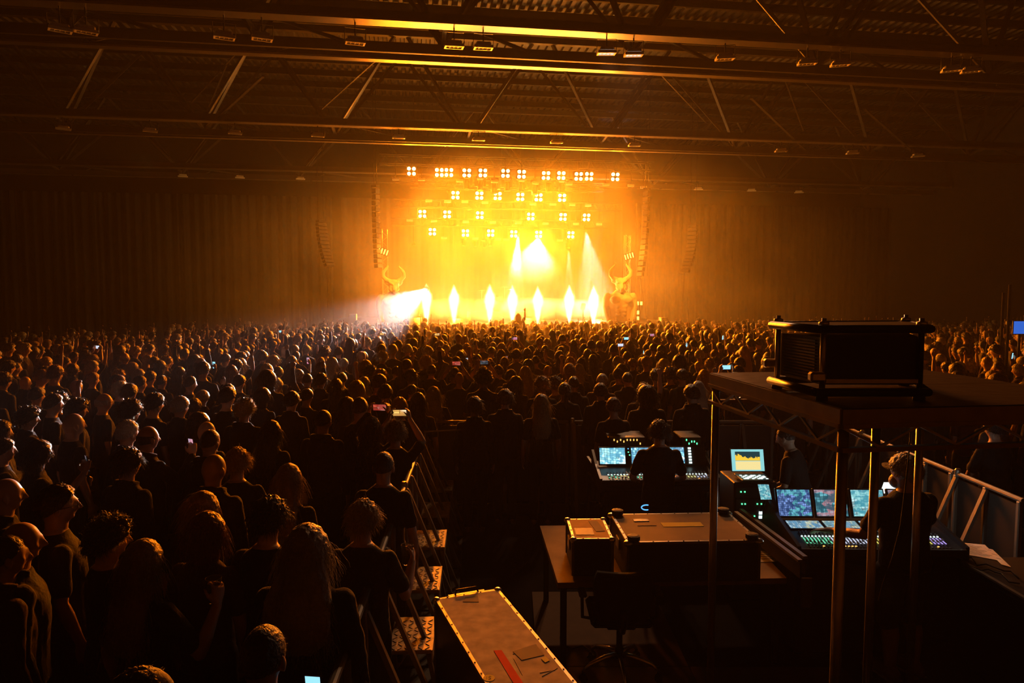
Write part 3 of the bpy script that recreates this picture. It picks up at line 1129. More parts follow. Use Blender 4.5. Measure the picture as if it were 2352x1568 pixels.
def hair_mesh(style, name, fine=True, thick=0.0):
    mb = MB()
    rnd = random.Random(hash(style) % 1000 if False else sum(map(ord, style)))

    def shell(t, front, side, back, nz, ns, seed=0.0, grow=None):
        def fn(d):
            r = head_radius(Vector((d.x, min(d.y, .999), d.z)) if d.y < .3 else Vector((d.x, d.y, d.z)))
            az = math.atan2(abs(d.x), d.y)             # 0 front, pi back
            if az < 1.35:
                edge = front + (side - front) * (az / 1.35) ** 2
            else:
                edge = side + (back - side) * min(1, (az - 1.35) / .9)
            m = max(0, min(1, (d.z - edge) / .14))
            m = m * m * (3 - 2 * m)
            q = d * ns + Vector((seed, 0, 0))
            tt = t * (1 + nz * noise.noise(q) + nz * .5 * noise.noise(q * 2.7))
            if grow:
                tt += grow(d)
            return r - .012 + m * (.012 + max(.002, tt) + thick)
        radial(mb, HC, fn, 72 if fine and not thin[0] else 40, 48 if fine and not thin[0] else 28)

        def start(rn):
            while True:
                d = Vector((rn.gauss(0, 1), rn.gauss(0, 1), rn.gauss(0, 1))).normalized()
                az = math.atan2(abs(d.x), d.y)
                edge = front + (side - front) * (az / 1.35) ** 2 if az < 1.35 else side + (back - side) * min(1, (az - 1.35) / .9)
                if d.z > edge + .08:
                    return HC + d * fn(d), d
        return start
    comb = lambda p, o: Vector((o.x * .3, -.5 if p.z > 1.70 else -.1, -.75))
    if style == 'short':
        st = shell(.020, .52, .0, -.46, .35, 9)
        if fine:
            strands(mb, 420, 1, st, .03, comb, .15, .0009, 3, .8)
    elif style == 'crop':
        st = shell(.006, .58, .10, -.40, .3, 14)
        if fine:
            strands(mb, 300, 2, st, .012, comb, .1, .0008, 2, 1.2)
    elif style == 'balding':
        def fn(d):
            r = head_radius(d)
            m = 1.0 if (-.45 < d.z < .45 and d.y < .25) else 0.0
            return r - .010 + m * (.016 + thick + .003 * noise.noise(d * 10))
        radial(mb, HC, fn, 60 if fine else 26, 40 if fine else 18)
    elif style == 'curly':
        st = shell(.036, .46, -.05, -.5, .75, 6.5)
        if fine:
            strands(mb, 900, 3, st, .05, lambda p, o: o * .9, .9, .0016, 6, 1.0)
    elif style == 'messy':
        st = shell(.026, .48, -.08, -.52, .5, 7)
        if fine:
            strands(mb, 700, 4, st, .06, comb, .3, .0011, 5, .8)
    elif style == 'bob':
        st = shell(.024, .5, -.62, -.85, .25, 6, grow=lambda d: .03 * max(0, -d.z) + .012 * abs(d.x))
        ell_loft(mb, [(Vector((0, -.02, 1.66)), .088, .085), (Vector((0, -.028, 1.58)), .104, .085), (Vector((0, -.032, 1.52)), .110, .08), (Vector((0, -.035, 1.485)), .098, .068)], 18)
        if fine:
            strands(mb, 900, 5, st, .12, comb, .08, .0012, 6, .22)
    elif style in ('long', 'wavy'):
        k = 1.0 if style == 'long' else 1.18
        st = shell(.02 * k, .5, -.45, -.8, .3, 6)
        n = 22
        rings = [(1.68, -.02, .086, .082), (1.60, -.035, .096, .08), (1.52, -.052, .105 * k, .07), (1.43, -.085, .122 * k, .055), (1.34, -.112, .125 * k, .042), (1.25, -.122, .112 * k, .033), (1.19, -.124, .08, .02)]
        i0 = len(mb.v)
        ell_loft(mb, [(Vector((0, y, z)), a, b) for z, y, a, b in rings], n)
        for i in range(i0, len(mb.v)):
            p = Vector(mb.v[i])
            a = math.atan2(p.x, -(p.y + .05))
            w = .006 * math.sin(a * 14 + 4 * noise.noise(p * 3)) * (1 if style == 'long' else 1.5) + (.012 * noise.noise(p * 14) if style == 'wavy' else .004 * noise.noise(p * 8))
            o = Vector((p.x, p.y + .05, 0)).normalized()
            mb.v[i] = tuple(p + o * w)
        if fine:
            strands(mb, 500, 6, st, .16, comb, .06 if style == 'long' else .3, .0012, 7, .15)

            def st2(rn):
                i = rn.randrange(len(rings) - 2)
                a = rn.uniform(0, 2 * PI)
                z, y, ra, rb = rings[i]
                o = Vector((math.cos(a), math.sin(a), 0))
                return Vector((ra * math.cos(a), y + rb * math.sin(a), z + rn.uniform(-.07, 0))), o
            strands(mb, 1100, 7, st2, .17, lambda p, o: Vector((0, -.12, -1)), .05 if style == 'long' else .32, .0012, 7, .22)
    elif style == 'ponytail':
        st = shell(.013, .5, -.1, -.5, .25, 7)
        pts = [(0, -.10, 1.70), (0, -.135, 1.71), (0, -.16, 1.66), (0, -.155, 1.56), (.005, -.145, 1.45), (.01, -.14, 1.37)]
        limb(mb, pts, [.02, .024, .032, .034, .026, .008])
        if fine:
            strands(mb, 350, 8, st, .05, lambda p, o: Vector((0, -.9, .1)), .06, .001, 5, .12)
            strands(mb, 350, 9, lambda rn: (Vector((rn.gauss(0, .018), -.15 + rn.gauss(0, .018), rn.uniform(1.5, 1.69))), Vector((rn.gauss(0, 1), rn.gauss(0, 1), 0)).normalized()), .14, lambda p, o: Vector((0, 0, -1)), .08, .0012, 6, .2)
    return mb.mesh(name)


def cap_mesh(name):
    mb = MB()

    def fn(d):
        r = head_radius(d if d.y < .2 else Vector((d.x, .2, d.z)).normalized())
        edge = .16 + .04 * d.y
        m = max(0, min(1, (d.z - edge) / .07))
        return (.084 if d.z > 0 else r) * .0 + (r - .014) + m * (.030)
    radial(mb, HC, fn, 56, 40)
    vs_t, n = [], 18
    rows = [(.0, .0), (.4, .35), (.75, .7), (1.0, 1.0)]
    for q, _ in rows:
        for k in range(n + 1):
            a = -1.25 + 2.5 * k / n
            L = .085 + .075 * q * math.cos(a * .9)
            x = math.sin(a) * (.082 + .004 * q)
            y = .012 + math.cos(a) * (.095 + .085 * q * math.cos(a * .6))
            z = HC.z + .034 - .02 * q - .016 * (math.sin(a) ** 2)
            vs_t.append(Vector((x, y, z)))
    m = len(vs_t)
    vs = vs_t + [v + Vector((0, 0, -.005)) for v in vs_t]
    fs = []
    for j in range(len(rows) - 1):
        for k in range(n):
            q = (j * (n + 1) + k, j * (n + 1) + k + 1, (j + 1) * (n + 1) + k + 1, (j + 1) * (n + 1) + k)
            fs.append(q)
            fs.append(tuple(m + i for i in q[::-1]))
    for k in range(n):
        j = (len(rows) - 1) * (n + 1)
        fs.append((j + k, j + k + 1, m + j + k + 1, m + j + k))
    mb.add(vs, fs)
    ball(mb, HC + Vector((0, -.005, .137)), .009, 6)
    return mb.mesh(name)


def glasses_mesh(name):
    mb = MB()
    for s in (-1, 1):
        c = HC + Vector((s * .033, .103, -.002))
        pts = [c + Vector((math.cos(a) * .024, -.004 * abs(math.cos(a)), math.sin(a) * .018)) for a in [2 * PI * k / 14 for k in range(15)]]
        mb.tube(pts, .0022, 6, False)
        mb.tube([c + Vector((s * .024, -.004, .004)), HC + Vector((s * .078, .06, .002)), HC + Vector((s * .083, -.01, .0))], .002, 5)
    mb.tube([HC + Vector((-.010, .107, .002)), HC + Vector((.010, .107, .002))], .002, 5)
    return mb.mesh(name)


SKIN = [mat('skin_%s' % n, c, .5, noise_amt=.08, scale=12, spec=.45) for n, c in (('pale', (.55, .36, .27)), ('tan', (.45, .28, .19)), ('brown', (.22, .12, .075)))]
HAIRC = {'black': (.008, .006, .005), 'brown': (.028, .016, .009), 'blond': (.36, .25, .12), 'grey': (.42, .40, .37), 'red': (.13, .042, .016)}
def soft_edge(m, w, tint):
    b = m.node_tree.nodes['Principled BSDF']
    b.inputs['Sheen Weight'].default_value = w
    b.inputs['Sheen Roughness'].default_value = .22
    b.inputs['Sheen Tint'].default_value = (*tint, 1)
    return m


HAIRM = {k: mat('hair_' + k, c, .36, spec=.6, noise_amt=.35, bump=.8, scale=55) for k, c in HAIRC.items()}
CLOTHC = {'black': (.012, .011, .011), 'charcoal': (.035, .034, .035), 'navy': (.012, .016, .035), 'grey': (.12, .115, .11), 'brown': (.05, .03, .018), 'red': (.10, .016, .012), 'white': (.5, .47, .43), 'olive': (.04, .042, .02)}
for _k, _m in HAIRM.items():
    soft_edge(_m, .6, [min(1, .45 + c * 2) for c in HAIRC[_k]])
CLOTHM = {k: mat('cloth_' + k, c, .85, bump=.25, scale=60, spec=.25) for k, c in CLOTHC.items()}
for _m in CLOTHM.values():
    soft_edge(_m, .35, (.6, .55, .5))
M['denim'] = mat('dark_denim', (.02, .024, .035), .8, noise_amt=.3, scale=30, spec=.25)
M['glassesframe'] = mat('spectacle_frame', (.02, .02, .02), .25, spec=.6)
VOX = {0: .0065, 1: .016, 2: .04}
_lib = {}


def lib(kind, key, lod):
    k = (kind, key, lod)
    if k not in _lib:
        if kind == 'body':
            _lib[k] = body_mesh(key, VOX[lod], 'body_' + key, hands=lod < 2, legs=lod < 2, fine=lod == 0, it=2 if lod == 0 else 1)
        elif kind == 'shirt':
            _lib[k] = shirt_mesh(key[0], key[1], [.010, .018, .045][lod], 'shirt_' + key[1])
        elif kind == 'trousers':
            _lib[k] = trousers_mesh([.012, .02, .05][lod], 'trousers')
        elif kind == 'shorts':
            _lib[k] = trousers_mesh(.012, 'shorts', True)
        elif kind == 'hair':
            thin[0] = lod == 1
            _lib[k] = hair_mesh(key, 'hair_' + key, lod < 2, (0.0, .008, .016)[lod])
        elif kind == 'cap':
            _lib[k] = cap_mesh('cap')
        elif kind == 'glasses':
            _lib[k] = glasses_mesh('glasses')
        _lib[k].materials.clear()
        _lib[k].materials.append(None)
    return _lib[k]


def part(name, me, m, parent):
    o = bpy.data.objects.new(name, me)
    COL.objects.link(o)
    o.parent = parent
    o.material_slots[0].link = 'OBJECT'
    o.material_slots[0].material = m
    me.polygons.foreach_set('use_smooth', [True] * len(me.polygons))
    return o


def person(x, y, rz, scale=1.0, pose='down', shirt='tee', shirt_col='black', hair='short', hair_col='black', skin=0, lod=0, lean=0.0, tilt=0.0, glasses=False, cap=None, bottoms='trousers', z=0.0, name='person', wide=1.0):
    t = empty(name, (x, y, z), rz)
    t.rotation_mode = 'XYZ'
    t.rotation_euler = (lean, tilt, rz)
    t.scale = (scale * wide, scale * wide, scale)
    part('body', lib('body', pose, lod), SKIN[skin], t)
    part('shirt' if shirt == 'tee' else ('hooded_top' if shirt == 'hood' else 'jacket'), lib('shirt', (pose, shirt), lod), CLOTHM[shirt_col], t)
    if bottoms:
        part(bottoms, lib(bottoms, '', min(lod, 1)), M['denim'], t)
    if hair:
        part('hair', lib('hair', hair, lod), HAIRM[hair_col], t)
    if cap:
        part('cap', lib('cap', '', 0), CLOTHM[cap], t)
    if glasses:
        part('glasses', lib('glasses', '', 0), M['glassesframe'], t)
    return t
# ------------------------------------------------------------------ sound desk area


def screen_mat(name, back, cell, strength, sx, sy, seed=0.0, accent=(.1, .9, .6)):
    """a lit user interface: small cells in rows"""
    m = bpy.data.materials.new(name)
    m.use_nodes = True
    nt = m.node_tree
    nt.nodes.clear()
    N, L = nt.nodes.new, nt.links.new
    o = N('ShaderNodeOutputMaterial')
    e = N('ShaderNodeEmission')
    tc = N('ShaderNodeTexCoord')
    mp = N('ShaderNodeMapping')
    mp.inputs['Location'].default_value = (seed, seed * .37, 0)
    L(tc.outputs['Generated'], mp.inputs['Vector'])
    mp.inputs['Scale'].default_value = (sx, sy, 1)
    br = N('ShaderNodeTexBrick')
    br.inputs['Scale'].default_value = 1.0
    br.inputs['Mortar Size'].default_value = .06
    br.inputs['Brick Width'].default_value = 1.0
    br.inputs['Row Height'].default_value = 1.0
    br.offset = 0.0
    br.inputs['Color1'].default_value = (*cell, 1)
    br.inputs['Color2'].default_value = (*[c * .25 for c in cell], 1)
    br.inputs['Mortar'].default_value = (*[c * .2 for c in back], 1)
    L(mp.outputs[0], br.inputs['Vector'])
    vo = N('ShaderNodeTexVoronoi')
    vo.inputs['Scale'].default_value = .35
    L(mp.outputs[0], vo.inputs['Vector'])
    hs = N('ShaderNodeMix')
    hs.data_type = 'RGBA'
    hs.inputs['B'].default_value = (*accent, 1)
    cr = N('ShaderNodeMapRange')
    cr.inputs['From Min'].default_value = .55
    cr.inputs['From Max'].default_value = .6
    L(vo.outputs['Color'], cr.inputs['Value'])
    mu = N('ShaderNodeMath')
    mu.operation = 'MULTIPLY'
    mu.inputs[1].default_value = .45
    L(cr.outputs['Result'], mu.inputs[0])
    L(mu.outputs[0], hs.inputs['Factor'])
    L(br.outputs['Color'], hs.inputs['A'])
    nz = N('ShaderNodeTexNoise')
    nz.inputs['Scale'].default_value = .6
    L(mp.outputs[0], nz.inputs['Vector'])
    m2 = N('ShaderNodeMapRange')
    m2.interpolation_type = 'SMOOTHSTEP'
    m2.inputs['From Min'].default_value = .38
    m2.inputs['From Max'].default_value = .58
    m2.inputs['To Min'].default_value = .12
    L(nz.outputs['Fac'], m2.inputs['Value'])
    mx = N('ShaderNodeMix')
    mx.data_type = 'RGBA'
    mx.inputs['A'].default_value = (*back, 1)
    L(m2.outputs['Result'], mx.inputs['Factor'])
    L(hs.outputs['Result'], mx.inputs['B'])
    L(mx.outputs['Result'], e.inputs['Color'])
    e.inputs['Strength'].default_value = strength
    L(e.outputs[0], o.inputs['Surface'])
    return m


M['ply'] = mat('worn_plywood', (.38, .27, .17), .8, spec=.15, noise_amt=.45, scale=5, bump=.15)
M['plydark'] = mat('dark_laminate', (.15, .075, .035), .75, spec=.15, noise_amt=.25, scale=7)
M['caseblack'] = mat('case_black', (.015, .013, .012), .45)
M['edge'] = mat('case_edging', (.26, .22, .16), .4, metal=.5, noise_amt=.2, scale=15)
M['tread'] = mat('tread_plate', (.55, .42, .26), .45, metal=.1, noise_amt=.3, scale=14)
M['barrier'] = mat('barrier_metal', (.24, .21, .17), .45, metal=.4, noise_amt=.25, scale=9)
M['sheet'] = mat('barrier_sheet', (.05, .045, .04), .5, metal=.4)
M['paper'] = mat('paper', (.75, .72, .66), .7)
M['ink'] = mat('ink', (.08, .07, .07), .7)
M['redtape'] = mat('red_tape', (.75, .10, .07), .9, spec=.08)
M['yellowtape'] = mat('yellow_tape', (.75, .65, .17), .85, spec=.1)
M['greytape'] = mat('grey_tape', (.36, .30, .23), .85, spec=.1)
M['chrome'] = mat('chrome', (.75, .7, .6), .3, metal=1.0)
M['seatfab'] = mat('chair_fabric', (.015, .013, .013), .9)
M['rubber'] = mat('rubber', (.02, .018, .016), .7)
M['plastic'] = mat('console_plastic', (.03, .03, .032), .4)
M['knob'] = mat('knob_grey', (.30, .30, .31), .4)
M['ledg'] = emitter('led_green', (.1, 1, .35), 2.2)
M['ledw'] = emitter('led_white', (.75, 1, .95), 1.8)
M['ledo'] = emitter('led_amber', (1, .45, .1), 2.0)
M['ledb'] = emitter('led_blue', (.1, .4, 1), 1.6)


def frame_at(p, rz):
    c, s = math.cos(rz), math.sin(rz)
    return Vector((c, s, 0)), Vector((-s, c, 0)), VZ


# ---- crowd barrier panels
def barrier_panel(a, b, side, label, tread=True, height=1.2, tz=.50):
    a, b = Vector(a), Vector(b)
    t = empty('barrier_panel', a)
    tag(t, label, 'barrier', 'crowd barrier panels')
    d = b - a
    L = d.length
    X = d / L
    S = Vector(side).normalized()
    ax = (X, S, VZ)
    MB().tube([X * .02 + VZ * height, X * (L - .02) + VZ * height], .024, 10).build('top_rail', M['barrier'], t)
    mb = MB()
    mb.box(X * (L / 2) + VZ * (height * .5), (L - .08, .012, height - .10), ax)
    mb.build('sheet', M['sheet'], t)
    for f in (.04, .5, .96):
        MB().box(X * (L * f) + VZ * (height / 2) + S * .02, (.045, .04, height - .02), ax, .008).build('post', M['barrier'], t)
    for f in (.06, .52):
        MB().bar(X * (L * f) + VZ * (height - .03) + S * .03, X * (L * f) + VZ * .03 + S * .48, .042, .03).build('brace', M['barrier'], t)
    MB().lathe([(.022, 0), (.03, .01), (.03, .07), (.02, .085)], 10, X * (L * .04) + VZ * (height - .03)).build('rail_cap', M['chrome'], t)
    MB().box(X * (L / 2) + VZ * .012 + S * .25, (L - .04, .5, .02), ax).build('floor_plate', M['sheet'], t)
    if tread:
        tr = MB().box(X * (L * .58) + VZ * tz + S * .20, (L * .52, .31, .03), ax, .006).build('step_tread', M['tread'], t)
        mb = MB()
        for i in range(9):
            for j in range(6):
                c = X * (L * (.35 + .052 * i)) + VZ * (tz + .018) + S * (.08 + .048 * j)
                q = 1 if (i + j) % 2 else -1
                mb.bar(c - X * .016 - S * (.014 * q), c + X * .016 + S * (.014 * q), .008, .003)
        mb.build('raised_pattern', M['tread'], tr)
        MB().box(X * (L * .58) + VZ * (tz - .03) + S * .355, (L * .52, .012, .09), ax).build('step_lip', M['tread'], t)
        for f in (.34, .82):
            MB().bar(X * (L * f) + VZ * (tz - .02) + S * .33, X * (L * f) + VZ * .03 + S * .42, .035, .03).build('step_leg', M['barrier'], t)
    return t


LB = [(-.80, 2.35, 0), (-.845, 3.32, 0), (-.90, 4.30, 0), (-.955, 5.28, 0), (-1.01, 6.26, 0), (-1.06, 7.24, 0), (-1.11, 8.22, 0), (-1.15, 9.2, 0)]
WHO = ['lowest in the picture', 'beside the scuffed trunk', 'level with the far end of the scuffed trunk', 'just beyond the scuffed trunk', 'fifth up from the bottom', 'sixth up from the bottom', 'last before the dark corner']
for i in range(7):
    barrier_panel(LB[i], LB[i + 1], (1, .05, 0), 'steel crowd barrier panel with step tread, ' + WHO[i])
FBY = 9.6
FB = [-1.12, -.15, .82, 1.79, 2.76, 3.73]
for i in range(len(FB) - 1):
    barrier_panel((FB[i], FBY, 0), (FB[i + 1], FBY, 0), (0, -1, 0), 'dark steel barrier panel behind the mixing desks, %s from the left' % ORD[i], False)
RB = [(4.56, 9.75, 0), (4.54, 8.78, 0), (4.52, 7.8, 0), (4.50, 6.82, 0), (4.48, 5.85, 0)]
for i in range(len(RB) - 1):
    barrier_panel(RB[i], RB[i + 1], (-1, 0, 0), 'dark steel barrier panel along the right crowd, %s from the far corner' % ORD[i], False)

# ---- plywood sheets on the floor
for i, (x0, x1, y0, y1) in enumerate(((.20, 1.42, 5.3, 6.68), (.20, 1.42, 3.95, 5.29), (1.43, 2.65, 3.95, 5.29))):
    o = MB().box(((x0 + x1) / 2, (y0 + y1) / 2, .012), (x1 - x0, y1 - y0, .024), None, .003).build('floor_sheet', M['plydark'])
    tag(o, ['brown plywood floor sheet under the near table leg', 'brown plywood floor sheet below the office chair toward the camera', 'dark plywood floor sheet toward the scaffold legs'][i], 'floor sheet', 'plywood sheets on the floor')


# ---- flight cases
def flight_case(c, rz, w, d, h, face, label, corner=.03, wheels=False, handle_end=None, ends=True):
    """c = centre of the underside"""
    t = empty('flight_case', c, 0)
    tag(t, label, 'flight case')
    X, Y, Z = frame_at(c, rz)
    ax = (X, Y, Z)
    lift = .12 if wheels else 0.0
    MB().box(Z * (lift + (h - lift) / 2), (w - .012, d - .012, h - lift - .012), ax).build('body', M['caseblack'], t)
    MB().box(Z * (h - .003), (w - .05, d - .05, .008), ax).build('lid_panel', face, t)
    e = .028
    for sy in (-1, 1):
        MB().box(Z * (h - .010) + Y * (sy * (d / 2 - e / 2)), (w, e, .022), ax, .004).build('edge_trim', M['edge'], t)
    for sx in (-1, 1):
        MB().box(Z * (h - .010) + X * (sx * (w / 2 - e / 2)), (e, d, .022), ax, .004).build('edge_trim', M['edge'], t)
    for sx in (-1, 1):
        for sy in (-1, 1):
            MB().box(Z * (lift + (h - lift) / 2) + X * (sx * (w / 2 - .008)) + Y * (sy * (d / 2 - .008)), (.022, .022, h - lift - .02), ax, .004).build('edge_trim', M['edge'], t)
            mb = MB()
            ball(mb, Z * (h - .010) + X * (sx * (w / 2 - .012)) + Y * (sy * (d / 2 - .012)), (corner, corner, .024), 8)
            mb.build('ball_corner', M['chrome'], t, True)
    # rivets along the trims
    mb = MB()
    for sx in (-1, 1):
        k = -d / 2 + .09
        while k < d / 2 - .06:
            mb.lathe([(.006, 0), (.005, .004)], 6, Z * (h + .001) + X * (sx * (w / 2 - e / 2)) + Y * k)
            k += .12
    for sy in (-1, 1):
        k = -w / 2 + .09
        while k < w / 2 - .06:
            mb.lathe([(.006, 0), (.005, .004)], 6, Z * (h + .001) + Y * (sy * (d / 2 - e / 2)) + X * k)
            k += .12
    mb.build('rivets', M['blackmetal'], t)['kind'] = 'stuff'
    if wheels:
        for sx in (-1, 1):
            for sy in (-1, 1):
                MB().lathe([(.05, -.02), (.055, -.01), (.055, .01), (.05, .02)], 14, X * (sx * (w / 2 - .08)) + Y * (sy * (d / 2 - .1)) + Z * .055, (Y, Z, X)).build('caster', M['rubber'], t)
                MB().box(X * (sx * (w / 2 - .08)) + Y * (sy * (d / 2 - .1)) + Z * .10, (.07, .08, .05), ax).build('caster_fork', M['chrome'], t)
    for sx in (-1, 1):
        MB().box(X * (sx * w / 2) + Z * (h * .62), (.012, .12, .09), ax, .004).build('latch', M['chrome'], t)
    return t, ax


# scuffed trunk in front
A = Pz(997, 1378, .92)
B = Pz(1145, 1347, .92)
dirW = (B - A)
dirW.z = 0
wcase = .47
rz = math.atan2(dirW.y, dirW.x)
rz = R(14)
X, Y, Z = frame_at(A, rz)
E0 = Pz(1128, 1600, .92)
dl = (A - E0)
dl.z = 0
Yc = dl.normalized()                      # long axis away from the camera
Xc = Vector((Yc.y, -Yc.x, 0))
rzc = math.atan2(Xc.y, Xc.x)
mid = (A + B) / 2
LC = 1.45
cc = Vector((mid.x, mid.y, 0)) - Yc * (LC / 2)
M['scuff'] = mat('scuffed_ply', (.56, .48, .40), .9, noise_amt=.6, scale=11, bump=.12, spec=.08)
case, cax = flight_case((cc.x, cc.y, 0), rzc, wcase, LC, .92, M['scuff'], 'large scuffed brown flight case with red tape strip in front of the barrier steps', wheels=True)
hh = .9216


def on_case(px, py):
    p = Pz(px, py, hh)
    return p - case.location


def quad_patch(par, pts, th, name, m, z=None):
    mb = MB()
    P_ = [Vector(p) for p in pts]
    mb.prism(P_, (0, 0, 0), (0, 0, th))
    return mb.build(name, m, par)


o = quad_patch(case, [on_case(1134, 1494), on_case(1152, 1493), on_case(1216, 1590), on_case(1196, 1596)], .002, 'red_tape', M['redtape'])
o['label'] = 'faded red tape strip'
o = quad_patch(case, [on_case(1178, 1496), on_case(1230, 1479), on_case(1250, 1504), on_case(1198, 1516)], .002, 'peeling_patch', M['greytape'])
o = quad_patch(case, [on_case(1243, 1513), on_case(1252, 1507), on_case(1262, 1517), on_case(1252, 1522)], .003, 'yellow_tape', M['yellowtape'])
o = quad_patch(case, [on_case(1063, 1382), on_case(1069, 1371), on_case(1098, 1368), on_case(1100, 1382)], .002, 'grey_label', M['greytape'])
# raised crease where the covering peels off
mb = MB()
for (a, b) in (((1178, 1502), (1232, 1480)), ((1180, 1512), (1200, 1550)), ((1240, 1545), (1275, 1538)), ((1245, 1553), (1280, 1534))):
    mb.tube([on_case(*a), on_case(*b)], .0022, 6)
mb.build('torn_crease', M['scuff'], case)
# round yellow sticker with a hand written scribble
c = on_case(1123, 1557)
st_ = MB().lathe([(.032, 0), (.032, .0015)], 24, c).build('round_sticker', M['yellowtape'], case)
mb = MB()
for (a, b) in (((-.012, .014), (-.012, -.012)), ((0, .014), (.012, .014)), ((0, .014), (0, .002)), ((0, .002), (.011, .0)), ((.011, .0), (.009, -.012)), ((.009, -.012), (-.002, -.013))):
    mb.bar(c + Vector((a[0], a[1], .002)), c + Vector((b[0], b[1], .002)), .003, .001)
mb.build('pen_mark', M['ink'], st_)
# spring handle at the far end
hx = cax[1] * (LC / 2)
mb = MB()
mb.tube([hx + cax[0] * -.09 + Z * .905, hx + cax[0] * -.07 + Z * .945 + cax[1] * .02, hx + cax[0] * .07 + Z * .945 + cax[1] * .02, hx + cax[0] * .09 + Z * .905], .008, 8)
mb.build('handle', M['blackmetal'], case)
MB().box(hx + Z * .9 + cax[1] * .012, (.26, .02, .04), cax).build('handle_plate', M['edge'], case)

# ---- table with flight cases
t = empty('table', (0, 0, 0))
tag(t, 'long brown topped table carrying the two flight cases', 'table')
TZ = .75
ft = [Pz(1240, 1207, TZ), Pz(1700, 1190, TZ), Pz(1838, 1312, TZ), Pz(1281, 1338, TZ)]
ft[1] = Vector((2.2, 6.60, TZ))
ft[2] = Vector((2.19, 5.30, TZ))
MB().prism([ft[3], ft[2], ft[1], ft[0]], (0, 0, -.045), (0, 0, 0)).build('table_top', M['ply'], t)
MB().prism([ft[3], ft[2], ft[1], ft[0]], (0, 0, -.052), (0, 0, -.0455)).build('table_frame', M['caseblack'], t)
for p, q in ((ft[3], (.05, .06)), (ft[2], (-.06, .06)), (ft[1], (-.06, -.06)), (ft[0], (.06, -.06))):
    MB().box((p.x + q[0], p.y + q[1], .36), (.05, .05, .67), None, .006).build('leg', M['caseblack'], t)
# small case
M['smallply'] = mat('small_case_ply', (.62, .40, .17), .85, spec=.1, noise_amt=.4, scale=10)
a_, b_ = Pz(1316, 1239, 1.06), Pz(1411, 1236, 1.06)
w1 = (b_ - a_).length
far = Pz(1302, 1188, 1.06)
d1 = .50
ce = (a_ + b_) / 2 + Vector((-.01, d1 / 2, 0))
sc, sax = flight_case((ce.x, ce.y, TZ), R(1), w1, d1, 1.06 - TZ, M['smallply'], 'small flight case with honey brown lid on the left end of the table')
z_ = 1.06 - TZ + .003
MB().box(sax[0] * .07 + sax[1] * .05 + Z * z_, (.075, .26, .002), frame_at(ce, R(8))).build('masking_tape', M['greytape'], sc)
MB().box(sax[0] * -.05 + sax[1] * -.08 + Z * z_, (.15, .16, .0015), sax).build('worn_sticker', mat('worn_sticker', (.20, .13, .05), .6, noise_amt=.6, scale=25), sc)
# large case
M['bigply'] = mat('big_case_lid', (.22, .155, .10), .75, spec=.15, noise_amt=.2, scale=8)
a_, b_ = Pz(1436, 1247, 1.08), Pz(1742, 1240, 1.08)
w2 = (b_ - a_).length
d2 = .70
ce2 = (a_ + b_) / 2 + Vector((.0, d2 / 2, 0))
bc, bax = flight_case((ce2.x, ce2.y, TZ), R(2.5), w2, d2, 1.08 - TZ, M['bigply'], 'wide flat flight case with a yellow tape strip on its brown lid', .04)
z_ = 1.08 - TZ + .003
MB().box(bax[0] * .02 + bax[1] * .04 + Z * z_, (.34, .10, .002), bax).build('yellow_tape', M['yellowtape'], bc)['label'] = 'long strip of yellow tape'
MB().box(bax[0] * -.30 + bax[1] * .16 + Z * z_, (.13, .06, .006), bax, .002).build('recessed_handle', M['blackmetal'], bc)
MB().box(bax[0] * -.28 + bax[1] * .03 + Z * z_, (.16, .012, .003), bax).build('label_strip', M['greytape'], bc)
for sx, sy in ((-1, 1), (-1, -1), (1, 1), (1, -1)):
    MB().lathe([(.035, 0), (.05, .015), (.05, .045), (.03, .05)], 12, bax[0] * (sx * (w2 / 2 - .06)) + bax[1] * (sy * (d2 / 2 - .03)) + Z * (z_ - .004)).build('wheel_cup', M['rubber'], bc)
# sheet of paper on the table
pp = [Pz(1744, 1253, TZ + .002), Pz(1750, 1252, TZ + .002), Pz(1793, 1289, TZ + .002), Pz(1744, 1291, TZ + .002)]
o = MB().prism(pp[::-1], (0, 0, 0), (0, 0, .002)).build('paper_sheet', M['paper'])
tag(o, 'white paper sheet sticking out from beside the wide flight case', 'paper')
mb = MB()
for k in range(5):
    a, b = pp[0].lerp(pp[3], .3 + .13 * k), pp[1].lerp(pp[2], .35 + .12 * k)
    mb.bar(a.lerp(b, .1) + Z * .003, a.lerp(b, .8) + Z * .003, .008, .0005)
mb.build('printed_line', M['ink'], o)

# ---- office chair, back towards the camera
ch = empty('office_chair', (.84, 5.17, .024))
tag(ch, 'black swivel office chair on a chrome five-star base, pushed under the table', 'chair')
for k in range(5):
    a = R(90 + 72 * k + 180)
    d = Vector((math.cos(a), math.sin(a), 0))
    MB().tube([d * .03 + Z * .17, d * .12 + Z * .165, d * .25 + Z * .13, d * .305 + Z * .085], [.022, .02, .016, .012], 10).build('base_arm', M['chrome'], ch, True)
    cs = MB()
    s_ = d.cross(Z)
    for q in (-1, 1):
        cs.lathe([(.026, -.009), (.03, -.004), (.03, .004), (.026, .009)], 14, d * .305 + s_ * (q * .014) + Z * .03, (d, Z, s_))
    cs.bar(d * .305 + Z * .03, d * .305 + Z * .085, .016, .02)
    cs.build('caster', M['rubber'], ch, True)
MB().lathe([(.035, .14), (.035, .22), (.024, .23), (.024, .42)], 14).build('gas_lift', M['blackmetal'], ch, True)
MB().box((0, .03, .43), (.22, .26, .04), None, .01).build('tilt_mechanism', M['blackmetal'], ch)
MB().box((0, .06, .485), (.48, .46, .07), None, .03).build('seat', M['seatfab'], ch, True)
mb = MB()
vs, fs, nu, nv = [], [], 12, 14
